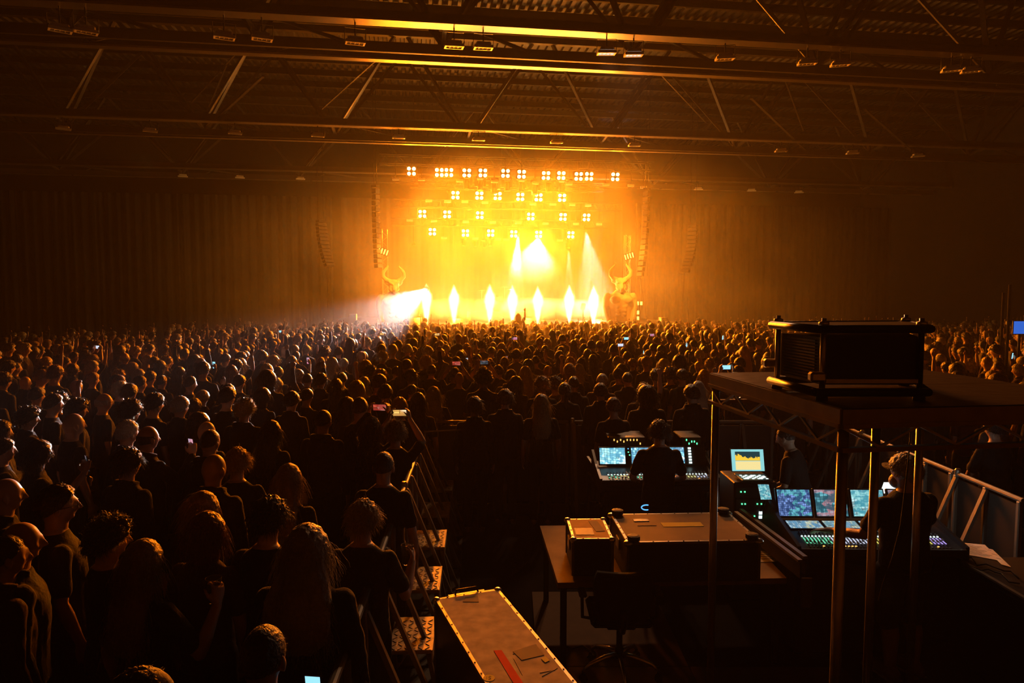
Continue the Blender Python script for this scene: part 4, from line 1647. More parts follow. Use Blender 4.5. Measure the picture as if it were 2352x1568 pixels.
for th in (0, 1):
    for j in range(nv + 1):
        for i in range(nu + 1):
            u_, v_ = i / nu * 2 - 1, j / nv
            wv = .235 * (1 - .10 * abs(v_ * 2 - 1) ** 3) * (1 - .12 * (1 - v_))
            x = u_ * wv * math.sqrt(max(.0, 1 - .12 * (abs(v_ * 2 - 1) ** 4)))
            y = -.19 - .05 * (v_ - .3) + .035 * (u_ * u_) - .02 * math.sin(v_ * PI) + th * .05
            vs.append((x, y, .50 + v_ * .40))
n_ = (nu + 1) * (nv + 1)
for th in (0, 1):
    for j in range(nv):
        for i in range(nu):
            q = [th * n_ + j * (nu + 1) + i, th * n_ + j * (nu + 1) + i + 1, th * n_ + (j + 1) * (nu + 1) + i + 1, th * n_ + (j + 1) * (nu + 1) + i]
            fs.append(tuple(q if th == 0 else q[::-1]))
edge = [j * (nu + 1) for j in range(nv + 1)] + [nv * (nu + 1) + i for i in range(1, nu + 1)] + [j * (nu + 1) + nu for j in range(nv - 1, -1, -1)] + [i for i in range(nu - 1, 0, -1)]
for a, b in zip(edge, edge[1:] + edge[:1]):
    fs.append((a, b, n_ + b, n_ + a))
mb.add(vs, fs).build('backrest', M['seatfab'], ch, True)
MB().tube([(0, -.05, .42), (0, -.16, .43), (0, -.215, .50), (0, -.215, .62)], .022, 8).build('back_bracket', M['blackmetal'], ch, True)
for s in (-1, 1):
    mb = MB().tube([(s * .22, .02, .45), (s * .29, .0, .47), (s * .295, .0, .66)], .014, 8)
    mb.box((s * .295, .03, .675), (.06, .24, .03), None, .01)
    mb.build('armrest', M['rubber'], ch)


# ---- mixing desks
def mixing_desk(p, rz, w, d, label, screens, cols, seed, tall):
    """p: middle of the front edge at desk height"""
    t = empty('mixing_desk', p)
    tag(t, label, 'mixing desk')
    X, Y, Z = frame_at(p, rz)
    tilt = R(9)
    Ys = (Y * math.cos(tilt) + Z * math.sin(tilt))
    Ns = X.cross(Ys)
    ds = d * .62
    # hull
    side = [(0, -.12), (0, 0), (ds * math.cos(tilt), ds * math.sin(tilt)), (d, ds * math.sin(tilt) + .02), (d, -.10)]
    for sx in (-1, 1):
        pr = [(-.02, -.13), (-.02, .03), (ds * math.cos(tilt) * .9, ds * math.sin(tilt) + .05), (d, ds * math.sin(tilt) + .16), (d + .02, -.11)]
        MB().prism([X * (sx * w / 2) + Y * a + Z * b for a, b in pr], X * (-.015), X * .015).build('side_cheek', M['plastic'], t)
    MB().prism([X * 0 + Y * a + Z * b for a, b in side], X * (-w / 2), X * (w / 2)).build('chassis', M['plastic'], t)
    MB().box(Y * -.03 + Z * -.02, (w, .06, .07), (X, Y, Z), .02).build('armrest', M['rubber'], t)
    # control surface
    O = Z * .004
    nch = cols
    pitch = (w * .86) / nch
    mb = MB()
    for i in range(nch):
        cx = -w * .43 + pitch * (i + .5)
        mb.box(O + X * cx + Ys * (ds * .24), (.004, ds * .26, .003), (X, Ys, Ns))
    mb.build('fader_slot', M['black'], t)['kind'] = 'stuff'
    rnd = random.Random(seed)
    hues = [(.9, .8, .15), (.2, .9, .5), (.25, .6, 1), (.75, .8, 1), (.9, .85, .3), (.55, .4, 1)]
    hm = [emitter('fader_light_%d_%d' % (seed, q), c, .9) for q, c in enumerate(hues)]
    hue = 0
    for i in range(nch):
        cx = -w * .43 + pitch * (i + .5)
        if i % 4 == 0:
            hue = rnd.randrange(len(hues))
        f = MB().box(O + X * cx + Ys * (ds * (.16 + rnd.uniform(0, .14))) + Ns * .012, (pitch * .55, .022, .016), (X, Ys, Ns), .003).build('fader_cap', M['knob'], t)
        MB().box(O + X * cx + Ys * (ds * .27) + Ns * .002, (pitch * .34, ds * .20, .003), (X, Ys, Ns)).build('fader_strip_light', hm[hue], t)
    for row, yy in enumerate((.44, .50, .56)):
        mb = MB()
        for i in range(nch):
            mb.lathe([(.008, 0), (.007, .012)], 8, O + X * (-w * .43 + pitch * (i + .5)) + Ys * (ds * yy), (X, Ys, Ns))
        mb.build('knob_row', M['knob'], t)['kind'] = 'stuff'
    for row, yy, mm in ((0, .06, M['knob']), (1, .42, M['ledw']), (2, .09, M['ledo'])):
        mb = MB()
        for i in range(nch):
            if rnd.random() < (1 if row != 2 else .25):
                mb.box(O + X * (-w * .43 + pitch * (i + .5)) + Ys * (ds * yy), (pitch * .5, .008, .006), (X, Ys, Ns))
        mb.build('button_row', mm, t)['kind'] = 'stuff'
    # touch strips at the back of the surface
    for i, (c0, c1, sm) in enumerate(screens['low']):
        MB().box(O + X * ((c0 + c1) / 2 * w) + Ys * (ds * .80) + Ns * .004, ((c1 - c0) * w, ds * .30, .008), (X, Ys, Ns), .003).build('touch_strip_bezel', M['plastic'], t)
        MB().box(O + X * ((c0 + c1) / 2 * w) + Ys * (ds * .80) + Ns * .010, ((c1 - c0) * w - .02, ds * .26, .003), (X, Ys, Ns)).build('touch_strip', sm, t)
    # upright screens
    t2 = R(68)
    Yu = Y * math.cos(t2) + Z * math.sin(t2)
    Nu = X.cross(Yu)
    base = Y * (ds * math.cos(tilt) + .02) + Z * (ds * math.sin(tilt) + .02)
    for i, (c0, c1, sm) in enumerate(screens['high']):
        cx = X * ((c0 + c1) / 2 * w)
        bz = MB().box(base + cx + Yu * (tall / 2 + .012), ((c1 - c0) * w, tall + .03, .03), (X, Yu, Nu), .006).build('screen_housing', M['plastic'], t)
        MB().box(base + cx + Yu * (tall / 2 + .012) + Nu * .016, ((c1 - c0) * w - .03, tall, .004), (X, Yu, Nu)).build('screen', sm, bz)
    return t, (X, Y, Z, base, Yu, Nu)


SM1 = screen_mat('desk_screen_a', (.05, .20, .30), (.45, .95, 1.0), 2.1, 9, 8, .3, (.8, .95, 1))
SM2 = screen_mat('desk_screen_b', (.03, .12, .22), (.30, .75, .95), 2.0, 11, 9, 4.1, (.9, .95, .9))
SM3 = screen_mat('desk_screen_c', (.02, .05, .16), (.25, .42, .95), 1.0, 16, 14, 2.3, (.1, .7, .55))
SM4 = screen_mat('desk_screen_d', (.02, .09, .13), (.15, .5, .6), 1.0, 8, 10, 7.7, (.8, .25, .3))
SM5 = screen_mat('desk_screen_e', (.05, .3, .4), (.6, .95, 1), 1.0, 10, 12, 9.2, (.3, .9, .9))
SM6 = screen_mat('touch_screen_a', (.1, .3, .5), (.55, .8, .95), .9, 14, 4, 1.2, (.9, .85, .4))
SM7 = screen_mat('touch_screen_b', (.15, .35, .45), (.7, .8, .65), .9, 12, 4, 5.2, (.2, .5, .95))

p1 = Pz(1517, 1103, .90)
desk1, fr1 = mixing_desk(p1, R(2), 1.36, .62, 'far mixing desk behind the man in the black T-shirt, screens lit blue', {
    'high': [(-.47, -.225, SM1), (-.19, .02, SM2), (.08, .30, SM2)], 'low': []}, 32, 3, .19)
X, Y, Z = frame_at(p1, R(2))
mb = MB()
for k in range(6):
    mb.box(fr1[3] + X * .46 + fr1[4] * (.02 + .034 * k) + fr1[5] * .02, (.034, .022, .006), (X, fr1[4], fr1[5]))
o = mb.build('white_key', M['ledw'], desk1)
MB().box(fr1[3] + X * .5 + fr1[4] * .1, (.30, .22, .02), (X, fr1[4], fr1[5])).build('key_panel', M['plastic'], desk1)
for k, (dx, dz, mm) in enumerate(((-.215, .19, M['ledb']), (-.215, .15, M['ledg']), (-.205, .115, M['ledg']), (.60, .13, M['ledg']))):
    mb = MB()
    ball(mb, fr1[3] + X * (dx * 1.30) + fr1[4] * dz + fr1[5] * .02, .008, 6)
    mb.build('status_led', mm, desk1)
# stand of the far desk
t = empty('desk_stand', (p1.x, p1.y, 0))
tag(t, 'black folding stand under the far mixing desk', 'stand')
for sx in (-.6, .6):
    MB().bar((sx, .05, .02), (sx, .55, .76), .05, .03).build('leg', M['blackmetal'], t)
    MB().bar((sx, .55, .02), (sx, .05, .76), .05, .03).build('leg', M['blackmetal'], t)
MB().box((0, .3, .77), (1.3, .55, .02)).build('tray', M['blackmetal'], t)
# metal lids leaning along the desk's left side
for i, (a, b, w_) in enumerate((((1350, 1050), (1383, 1100), .03), ((1352, 1085), (1380, 1120), .02))):
    A_, B_ = Pz(a[0], a[1], .93 - .13 * i), Pz(b[0], b[1], .88 - .13 * i)
    o = MB().bar(A_, B_, w_, .03).build('case_rail', M['edge'])
    tag(o, ['bright metal case rail along the left side of the far mixing desk', 'lower dull metal rail under the left side of the far mixing desk'][i], 'rail')
    MB().bar(Vector((A_.x, A_.y, 0)) * 1 + Vector((.0, 0, 0)), A_, .025, .025).build('rail_post', M['blackmetal'], o)

# outboard racks behind the far desk
for i, (px, n_, seed) in enumerate(((1440, 9, 5), (1588, 5, 6))):
    p = Pd(px, 1013, 8.25)
    w_ = .46 if i == 0 else .26
    t = empty('outboard_rack', (p.x, p.y, 0))
    tag(t, ['black rack unit with amber meter lights behind the far mixing desk', 'small dark rack unit with dim lights right of the man at the far desk'][i], 'rack')
    MB().box((0, .2, p.z / 2), (w_, .4, p.z + .10), None, .01).build('rack_case', M['caseblack'], t)
    MB().box((0, -.005, p.z), (w_ - .04, .02, .10)).build('front_panel', M['plastic'], t)
    rnd = random.Random(seed)
    for k in range(n_):
        MB().box((-w_ / 2 + .05 + (w_ - .1) * (k + .5) / n_, -.018, p.z + rnd.choice((-.025, 0, .02))), (.012, .008, .022)).build('meter_light', M['ledo'] if i == 0 else M['ledg'], t)

p2 = Pz(1935, 1262, .92)
p2.x = 3.03
desk2, fr2 = mixing_desk(p2, R(-1), 1.36, .80, 'large near mixing desk with coloured faders and a bank of screens', {
    'high': [(-.49, -.255, SM3), (-.245, -.02, SM4), (-.005, .225, SM5), (.24, .47, SM4)], 'low': [(-.46, -.235, SM6), (-.225, .0, SM7), (.01, .24, SM6)]}, 40, 8, .23)
t = empty('desk_case', (p2.x, p2.y, 0))
tag(t, 'black road case base carrying the near mixing desk', 'case')
MB().box((0, .42, .40), (1.38, .78, .76), None, .015).build('body', M['caseblack'], t)
for sx in (-1, 1):
    MB().bar((sx * .70, -.0, .80), (sx * .70, .80, .80), .04, .03).build('edge_trim', M['edge'], t)
MB().box((-.6, .02, .55), (.10, .02, .26), None, .01).build('latch', M['chrome'], t)
# diagonal metal edges left of the near desk
for i, (a, b) in enumerate((((1690, 1176), (1838, 1288)), ((1702, 1170), (1850, 1280)))):
    o = MB().bar(Pz(a[0], a[1], .95), Pz(b[0], b[1], .95), .035, .02).build('lid_edge', M['edge'])
    tag(o, ['outer metal lid edge slanting between the wide case and the near desk', 'inner metal lid edge close along the near mixing desk'][i], 'case lid')
    MB().prism([Pz(a[0], a[1], .94), Pz(b[0], b[1], .94), Pz(b[0], b[1], .94) - Z * .14, Pz(a[0], a[1], .94) - Z * .14], (0, 0, 0), (.012, 0.004, 0)).build('lid_board', M['caseblack'], o)
# round bright lamp over the near desk
p = Pd(2048, 1120, 6.2)
t = empty('desk_lamp', p)
tag(t, 'bright white desk lamp panel beside the bearded man with a cap', 'lamp')
MB().box((0, 0, 0), (.17, .015, .12), (VX, Vector((0, .9, .43)).normalized(), Vector((0, -.43, .9)))).build('lamp_panel', emitter('lamp_panel_light', (.9, 1, .97), 1.6), t)
MB().tube([(0, .02, -.02), (0, .08, -.12), (0, .08, -.22)], .01, 6).build('gooseneck', M['blackmetal'], t)

light('POINT', 'desk_lamp_light', p + Vector((.05, -.06, .10)), 5, (.9, 1, .97), radius=.06)

# ---- laptop rack
p = Pd(1735, 1100, 6.55)
t = empty('equipment_rack', (p.x, p.y, 0))
tag(t, 'tall black rack with green lights below the open laptop', 'rack')
MB().box((0, .22, (p.z - .03) / 2), (.42, .46, p.z - .03), None, .01).build('rack_case', M['caseblack'], t)
for k in range(4):
    MB().box((0, -.012, p.z - .13 - .12 * k), (.38, .012, .10)).build('rack_module', M['plastic'], t)
rnd = random.Random(12)
for k in range(12):
    MB().box((rnd.uniform(-.15, .15), -.022, p.z - .12 - .12 * rnd.randrange(4)), (.012, .008, .012)).build('status_led', M['ledg'], t)
for k in range(2):
    MB().box((.06, -.022, p.z - .33 - .04 * k), (.05, .008, .028)).build('lit_button', M['ledw'], t)
lt = empty('laptop', (p.x, p.y, p.z + .0))
tag(lt, 'open laptop showing a yellow graph, on the black rack', 'laptop')
MB().box((-.0, .06, .0), (.30, .26, .018), None, .004).build('keyboard_base', M['plastic'], lt)
kb = Vector((0, math.cos(R(25)), math.sin(R(25))))
mb = MB()
for r_ in range(5):
    for k in range(9):
        if (k * 7 + r_ * 3) % 5 < 3:
            mb.box((-.11 + .027 * k, -.02 + .03 * r_, .011), (.021, .022, .003))
mb.build('keys', M['ledw'], lt)['kind'] = 'stuff'
YL = Vector((0, .28, .96)).normalized()
NL = VX.cross(YL)
scz = Vector((0, .20, .02))
MB().box(scz + YL * .115, (.34, .23, .012), (VX, YL, NL), .004).build('screen_lid', M['plastic'], lt)
g_ = MB().box(scz + YL * .115 + NL * .007, (.325, .215, .002), (VX, YL, NL)).build('screen', emitter('laptop_screen', (.30, .75, .78), .9), lt)
MB().box(scz + YL * .155 + NL * .009, (.25, .09, .002), (VX, YL, NL)).build('graph_field', emitter('graph_dark', (.02, .06, .07), .8), g_)
mb = MB()
rnd = random.Random(2)
for k in range(40):
    h_ = .02 + .03 * math.exp(-((k - 5) / 6.0) ** 2) + rnd.uniform(0, .02)
    mb.box(scz + YL * (.111 + h_ / 2) + NL * .011 + VX * (-.122 + .0062 * k), (.006, h_, .002), (VX, YL, NL))
mb.build('graph_trace', emitter('graph_yellow', (1, .62, .05), 1.0), g_)['kind'] = 'stuff'
MB().box(scz + YL * .062 + NL * .009, (.25, .085, .002), (VX, YL, NL)).build('data_panel', emitter('data_panel_light', (1, .82, .35), .95), g_)
tb = empty('tablet', Pd(1756, 1130, 6.2))
tag(tb, 'small tablet with a teal screen leaning on the rack', 'tablet')
axt = (VX, Vector((0, .6, .8)), Vector((0, -.8, .6)))
MB().box((0, 0, 0), (.11, .16, .012), axt, .003).build('body', M['plastic'], tb)
MB().box(axt[2] * .008, (.10, .145, .002), axt).build('screen', SM5, tb)
MB().tube([axt[1] * -.06, axt[1] * -.06 + Vector((0, .12, -.15))], .01, 6).build('stand', M['blackmetal'], tb)

# ---- side table at the right with papers
t = empty('side_table', (4.02, 4.75, 0))
tag(t, 'dark case table at the right carrying printed sheets and cables', 'table')
MB().box((0, 0, .82), (.75, 1.5, .05), None, .01).build('table_top', M['caseblack'], t)
MB().box((0, 0, .40), (.7, 1.44, .78), None, .01).build('body', M['caseblack'], t)
MB().bar((-.375, -.75, .85), (-.375, .75, .85), .03, .015).build('edge_trim', M['edge'], t)
TZ2 = .847
for i, pts in enumerate(([(2196, 1245), (2262, 1251), (2300, 1288), (2212, 1272)], [(2262, 1258), (2280, 1262), (2322, 1302), (2300, 1296)])):
    P_ = [Pz(a, b, TZ2 + .003 * i) for a, b in pts]
    o = MB().prism(P_[::-1], (0, 0, 0), (0, 0, .002)).build('paper_sheet', M['paper'])
    tag(o, ['printed white sheet lying open on the dark side table', 'narrow second sheet half under the printed sheet on the side table'][i], 'paper')
    mb = MB()
    for k in range(9 if i == 0 else 3):
        f = .12 + (.09 if i == 0 else .25) * k
        a, b = P_[0].lerp(P_[3], f), P_[1].lerp(P_[2], f)
        mb.bar(a.lerp(b, .12) + Z * .003, a.lerp(b, .55 + .35 * ((k * 37) % 10) / 10) + Z * .003, .006, .0005)
    mb.build('printed_line', M['ink'], o)
for i, seed in enumerate((3, 4)):
    rnd = random.Random(seed)
    pts = [Pz(2195 + 18 * k + rnd.uniform(-5, 5), 1275 + 6 * k + rnd.uniform(-8, 8) + 12 * i, TZ2 + .012) for k in range(9)]
    o = MB().tube(pts, .006, 6).build('cable', M['rubber'], smooth=True)
    tag(o, ['black cable snaking in front of the printed sheet', 'lower black cable along the rim of the side table'][i], 'cable')

# ---- platform with a caged projector
pl = empty('scaffold_platform', (0, 0, 0))
tag(pl, 'dark decked scaffold platform on truss legs above the mixing desks', 'platform')
PZ = 2.46
c_fl, c_nl = Pz(1632, 856, PZ), Pz(1934, 938, PZ)
dirY = (c_fl - c_nl)
dirY.z = 0
dl_ = dirY.length
PY = dirY / dl_
PX = Vector((PY.y, -PY.x, 0))
wd = 1.62
c_nr, c_fr = c_nl + PX * wd, c_fl + PX * wd
M['platdeck'] = mat('platform_deck', (.045, .035, .028), .35, noise_amt=.5, scale=9, bump=.3)
M['plattruss'] = mat('platform_truss', (.42, .34, .25), .32, metal=.7, noise_amt=.3, scale=9)
half = [(c_nl, c_nl.lerp(c_fl, .5)), (c_nl.lerp(c_fl, .505), c_fl)]
for (a, b) in half:
    MB().prism([a, a + PX * wd, b + PX * wd, b], (0, 0, -.075), (0, 0, 0)).build('deck_panel', M['platdeck'], pl)
for a, b in ((c_nl, c_fl), (c_nr, c_fr), (c_nl, c_nr), (c_fl, c_fr)):
    MB().bar(a - Z * .04, b - Z * .04, .02, .07).build('deck_edge', M['plattruss'], pl)
    for dz in (-.085, -.20):
        MB().bar(a + Z * dz, b + Z * dz, .035, .022).build('truss_chord', M['plattruss'], pl)
    n_ = 8
    for k in range(n_):
        f0, f1 = k / n_, (k + 1) / n_
        q = (-.19, -.09) if k % 2 else (-.09, -.19)
        MB().bar(a.lerp(b, f0) + Z * q[0], a.lerp(b, f1) + Z * q[1], .012, .012).build('truss_web', M['alu'], pl)
c_x = Pd(2012, 1000, 4.15)
for k, p in enumerate((c_nl + PX * .03 + PY * .03, c_fl + PX * .03 - PY * .03, Vector((c_x.x, c_x.y, 0)), c_fr - PX * .05 - PY * .05, c_nr - PX * .03 + PY * .03)):
    MB().tube([(p.x, p.y, 0), (p.x, p.y, PZ - .08)], .026, 16).build('leg', M['alu'], pl, True)
    MB().box((p.x, p.y, .006), (.14, .14, .012), (PX, PY, VZ)).build('foot_plate', M['blackmetal'], pl)
# thin hanging cable near the bearded man
pts = [Pd(x_, y_, 4.0) for x_, y_ in ((2092, 985), (2086, 1060), (2078, 1130), (2068, 1210), (2050, 1280), (2028, 1340), (2018, 1380))]
o = MB().tube(pts, .004, 6).build('hanging_cable', M['rubber'], smooth=True)
tag(o, 'thin grey cable hanging from the platform past the bearded man', 'cable')

# projector in its rigging frame on the platform
pc = Pz(1950, 872, PZ)
pr = empty('projector', (0, 0, 0))
tag(pr, 'big dark projector with a slatted side in its cage on the platform', 'projector')
cg = empty('projector_cage', (0, 0, 0))
tag(cg, 'black pipe cage with top plate clamped around the projector', 'cage')
D0 = 3.75


def Q(px, py, Y=D0):
    return Pd(px, py, Y)


top_n = [Pd(1772, 741, 3.95), Pd(1880, 748, 3.45), Pd(2138, 751, 3.45), Pd(2090, 735, 4.1)]
zt = sum(p.z for p in top_n) / 4
top_n = [Vector((p.x, p.y, zt)) for p in top_n]
MB().prism(top_n, (0, 0, -.03), (0, 0, 0)).build('top_plate', M['caseblack'], cg)
zb = PZ + .045
bot = [Vector((p.x, p.y, zb)) for p in top_n]
for a, b in zip(bot, bot[1:] + bot[:1]):
    MB().tube([a, b], .022, 10).build('base_pipe', M['blackmetal'], cg, True)
for a, b in zip(top_n, top_n[1:] + top_n[:1]):
    MB().tube([a - Z * .015, b - Z * .015], .022, 10).build('top_pipe', M['blackmetal'], cg, True)
for k, (a, b) in enumerate(zip(bot, top_n)):
    f = (bot[(k + 2) % 4] - a) * .05
    MB().tube([a + f, b + f + Z * .02], .015, 10).build('upright', M['alu'] if k in (0, 1) else M['blackmetal'], cg, True)
    MB().lathe([(.02, 0), (.026, .005), (.026, .02), (.012, .024), (.012, .04)], 10, b + f).build('clamp_bolt', M['chrome'], cg, True)
    MB().lathe([(.03, -.045), (.03, -.03), (.02, .0)], 10, a + f).build('foot', M['rubber'], cg, True)
for k in range(2):
    MB().box(bot[k] + Z * (.10 - .02 * k), (.08, .05, .05), None, .01).build('clamp', M['chrome'], cg)
# projector body
q0, q1, q2, q3 = top_n
s_in = .88
ctr = (q0 + q1 + q2 + q3) / 4
foot = [ctr + (p - ctr) * s_in for p in top_n]
h0, h1 = zb + .035, zt - .06
bot_ = [Vector((p.x, p.y, h0)) for p in foot]
MB().prism(bot_, (0, 0, 0), (0, 0, h1 - h0)).build('body', M['plastic'], pr)
A_, B_ = bot_[0], bot_[1]
out = (B_ - A_).cross(Z).normalized()
if (A_ - ctr).dot(out) < 0:
    out = -out
ML = mat('vent_slat', (.075, .06, .045), .45)
for k in range(14):
    f = (k + .8) / 15
    MB().bar(A_.lerp(B_, .12) + out * .006 + Z * ((h1 - h0) * f), A_.lerp(B_, .88) + out * .006 + Z * ((h1 - h0) * f), .012, .008).build('vent_slat', ML, pr)
A_, B_ = bot_[1], bot_[2]
o2 = Vector((0, -1, 0))
MB().bar(A_.lerp(B_, .03) + o2 * .01 + Z * .02, A_.lerp(B_, .97) + o2 * .01 + Z * .02, .015, .02).build('lower_trim', M['alu'], pr)
MB().lathe([(.06, 0), (.065, .04), (.06, .09), (.05, .09)], 18, A_.lerp(B_, .5) - o2 * .5 + Z * .12, (VX, VZ, VY)).build('lens_barrel', M['black'], pr)

# ---- small things
p = Pd(1485, 1165, 6.6)
t = MB()
pts = [p + Vector((.05 * math.cos(a), 0, .025 * math.sin(a))) for a in [R(70 + 20 * k) for k in range(12)]]
t.tube(pts, .006, 6)
o = t.build('blue_light', M['ledb'])
tag(o, 'small curved blue light glowing above the wide flight case', 'light')
MB().tube([pts[-1], pts[-1] + Vector((.03, 0, -.02)), Vector((p.x + .05, p.y, .03))], .006, 6).build('stalk', M['blackmetal'], o)
A_, B_ = Pd(975, 991, 8.4), Pd(1060, 987, 8.2)
o = MB().tube([A_, B_], [.012, .006], 8).build('boom_pole', M['alu'])
tag(o, 'thin pale pole held level above the barrier corner', 'pole')
# blue monitor and stand at the far right edge
p = Pd(2346, 752, 17.5)
t = empty('monitor', (p.x, p.y, 0))
tag(t, 'bright blue monitor at the right edge above the crowd', 'monitor')
MB().box((0, .03, p.z), (.42, .04, .36), None, .01).build('housing', M['plastic'], t)
MB().box((0, .005, p.z), (.38, .01, .32)).build('screen', emitter('blue_screen', (.03, .16, .75), .8), t)
MB().box((0, .06, p.z / 2), (.06, .04, p.z), None, .01).build('post', M['blackmetal'], t)
p = Pd(2318, 700, 17.0)
t = empty('lighting_stand', (p.x, p.y, 0))
tag(t, 'dark upright stand next to the blue monitor', 'stand')
MB().tube([(0, 0, 0), (0, 0, p.z + .5)], .035, 8).build('post', M['blackmetal'], t)
MB().box((0, 0, p.z - .45), (.10, .1, .12), None, .02).build('lamp_head', M['caseblack'], t)
MB().tube([(-.12, .05, 0), (-.12, .05, p.z + .3)], .03, 8).build('post', M['blackmetal'], t)
pts = [Vector((x_, y_, .032)) for x_, y_ in ((.42, 5.75), (.44, 5.62), (.50, 5.55), (.60, 5.60), (.66, 5.52), (.62, 5.42), (.66, 5.32))]
o = MB().tube(pts, .007, 6).build('cable', M['rubber'], smooth=True)
tag(o, 'black cable curling on the plywood by the table leg and chair', 'cable')
# ------------------------------------------------------------------ PA line arrays
M['pa'] = mat('speaker_grille', (.10, .085, .07), .5, noise_amt=.2, scale=20)


def line_array(pts, v, n, w, depth, yaw, label, rope_to=None):
    """pts: pixels along the hang from top to bottom"""
    P_ = [Pv(px, py, v) for px, py in pts]
    t = empty('line_array', P_[0])
    tag(t, label, 'loudspeaker array', 'hung loudspeaker arrays')
    X = (EU * math.cos(yaw) + EV * math.sin(yaw))
    Fd = X.cross(VZ)
    if Fd.dot(EV) > 0:
        Fd = -Fd

    def at(f):
        f = f * (len(P_) - 1)
        i = min(int(f), len(P_) - 2)
        return P_[i].lerp(P_[i + 1], f - i)
    for k in range(n):
        a, b = at(k / n), at((k + 1) / n)
        d = (a - b).normalized()
        nn = X.cross(d).normalized()
        if nn.dot(Fd) < 0:
            nn = -nn
        c = (a + b) / 2 - P_[0]
        h = (a - b).length * .88
        cb = MB().box(c, (w, depth, h), (X, nn, d), .03).build('cabinet', M['caseblack'], t)
        MB().box(c + nn * (depth / 2 + .008), (w * .94, .016, h * .82), (X, nn, d), .006).build('grille', M['pa'], cb)
    MB().box(Vector((0, 0, .08)), (w * .8, depth * 1.2, .1), (X, Fd, VZ)).build('bumper_frame', M['steel'], t)
    for s in (-.3, .3):
        MB().tube([X * (s * w) + Vector((0, 0, .1)), X * (s * w) + Vector((0, 0, Z_ROOF + .05 - P_[0].z))], .012, 6).build('hoist_chain', M['blackmetal'], t)
    if rope_to:
        e = Pv(rope_to[0], rope_to[1], v)
        MB().tube([P_[-1] - P_[0], e - P_[0]], .012, 6).build('tie_rope', M['steel'], t)
    return t


line_array([(862, 432), (863, 500), (865, 560), (868, 616)], 33.0, 15, .30, .26, R(50), 'tall loudspeaker array hung at the left edge of the stage')
line_array([(1486, 438), (1484, 510), (1479, 575), (1470, 636)], 33.0, 15, .30, .26, R(-50), 'tall loudspeaker array hung at the right edge of the stage', (1487, 742))
line_array([(737, 512), (740, 545), (747, 580), (757, 612)], 33.2, 12, .48, .25, R(40), 'curved outer loudspeaker array in the dark left of the stage', (752, 706))
line_array([(1592, 522), (1590, 560), (1583, 595), (1572, 627)], 33.2, 12, .48, .25, R(-40), 'curved outer loudspeaker array in the dark right of the stage', (1567, 720))
# stage-side boxes
for i, (px, py) in enumerate(((811, 734), (1523, 741))):
    p = Pv(px, py, 32.6)
    t = empty('side_fill_speaker', (p.x, p.y, 0))
    tag(t, ['upright speaker box left of the stage', 'upright speaker box right of the stage'][i] + ', rising behind the crowd', 'speaker')
    MB().box((0, 0, p.z - .1), (.34, .4, .75), (EU, EV, VZ), .02).build('cabinet', M['white'], t)
    MB().box(-EV * .205 + VZ * (p.z - .1), (.30, .02, .7), (EU, EV, VZ)).build('grille', M['flood'], t)
    MB().box((0, 0, (p.z - .475) / 2), (.6, .6, p.z - .475), (EU, EV, VZ), .02).build('plinth', M['caseblack'], t)
# lamp bars on towers at both sides
M['warmlamp'] = emitter('warm_strip', (1, .42, .05), 7)
for i, (px, py, lean, tx) in enumerate(((880, 577, -.35, 884), (1445, 588, .3, 1441))):
    p = Pv(px, py, 34.6)
    t = empty('lamp_bar', p)
    tag(t, ['four-strip lamp bar tilted on the tower at the left of the stage', 'four-strip lamp bar glowing on the tower at the right of the stage'][i], 'stage light')
    X = (EU + VZ * lean).normalized()
    Zx = X.cross(EV).normalized() * -1
    MB().box(EV * .06, (.62, .1, .34), (X, EV, Zx), .02).build('housing', M['lampbody'], t)
    for k in range(4):
        MB().box(X * (-.21 + .14 * k) - EV * .0, (.055, .03, .26), (X, EV, Zx), .02).build('lamp_strip', M['warmlamp'], t)
    tw = Pv(tx, py, 35.0)
    tt = empty('lighting_tower', (tw.x, tw.y, DECK_Z))
    tag(tt, ['slim lattice tower at the left of the stage', 'slim lattice tower at the right of the stage'][i] + ' behind the lamp bar', 'tower')
    hgt = tw.z + 1.1 - DECK_Z
    for sx in (-.13, .13):
        for sy in (-.13, .13):
            MB().tube([EU * sx + EV * sy, EU * sx + EV * sy + VZ * hgt], .02, 6).build('upright', M['alu'], tt)
    mb = MB()
    k = .1
    while k < hgt - .4:
        mb.tube([EU * -.13 - EV * .13 + VZ * k, EU * .13 - EV * .13 + VZ * (k + .25), EU * -.13 - EV * .13 + VZ * (k + .5)], .012, 5)
        mb.tube([EU * .13 + EV * .13 + VZ * k, EU * .13 - EV * .13 + VZ * (k + .25), EU * .13 + EV * .13 + VZ * (k + .5)], .012, 5)
        k += .5
    mb.build('lattice', M['alu'], tt)
    MB().bar(VZ * (p.z - DECK_Z), p + EV * .06 - Vector((tw.x, tw.y, DECK_Z)), .06, .06).build('clamp', M['blackmetal'], tt)
# small stacked strip lights by the right statue
p = Pv(1468, 735, 33.8)
t = empty('strip_light_stack', (p.x, p.y, DECK_Z))
tag(t, 'stack of small amber strip lights right of the horned statue', 'stage light')
MB().tube([(0, .08, 0), (0, .08, 1.2)], .03, 8).build('pole', M['blackmetal'], t)
for k, (dx, dz) in enumerate(((-.08, 1.02), (.1, 1.02), (-.06, .55), (-.06, .25))):
    MB().box((dx, 0, dz), (.09, .08, .18), (EU, EV, VZ), .01).build('lamp_strip', M['warmlamp'], t)

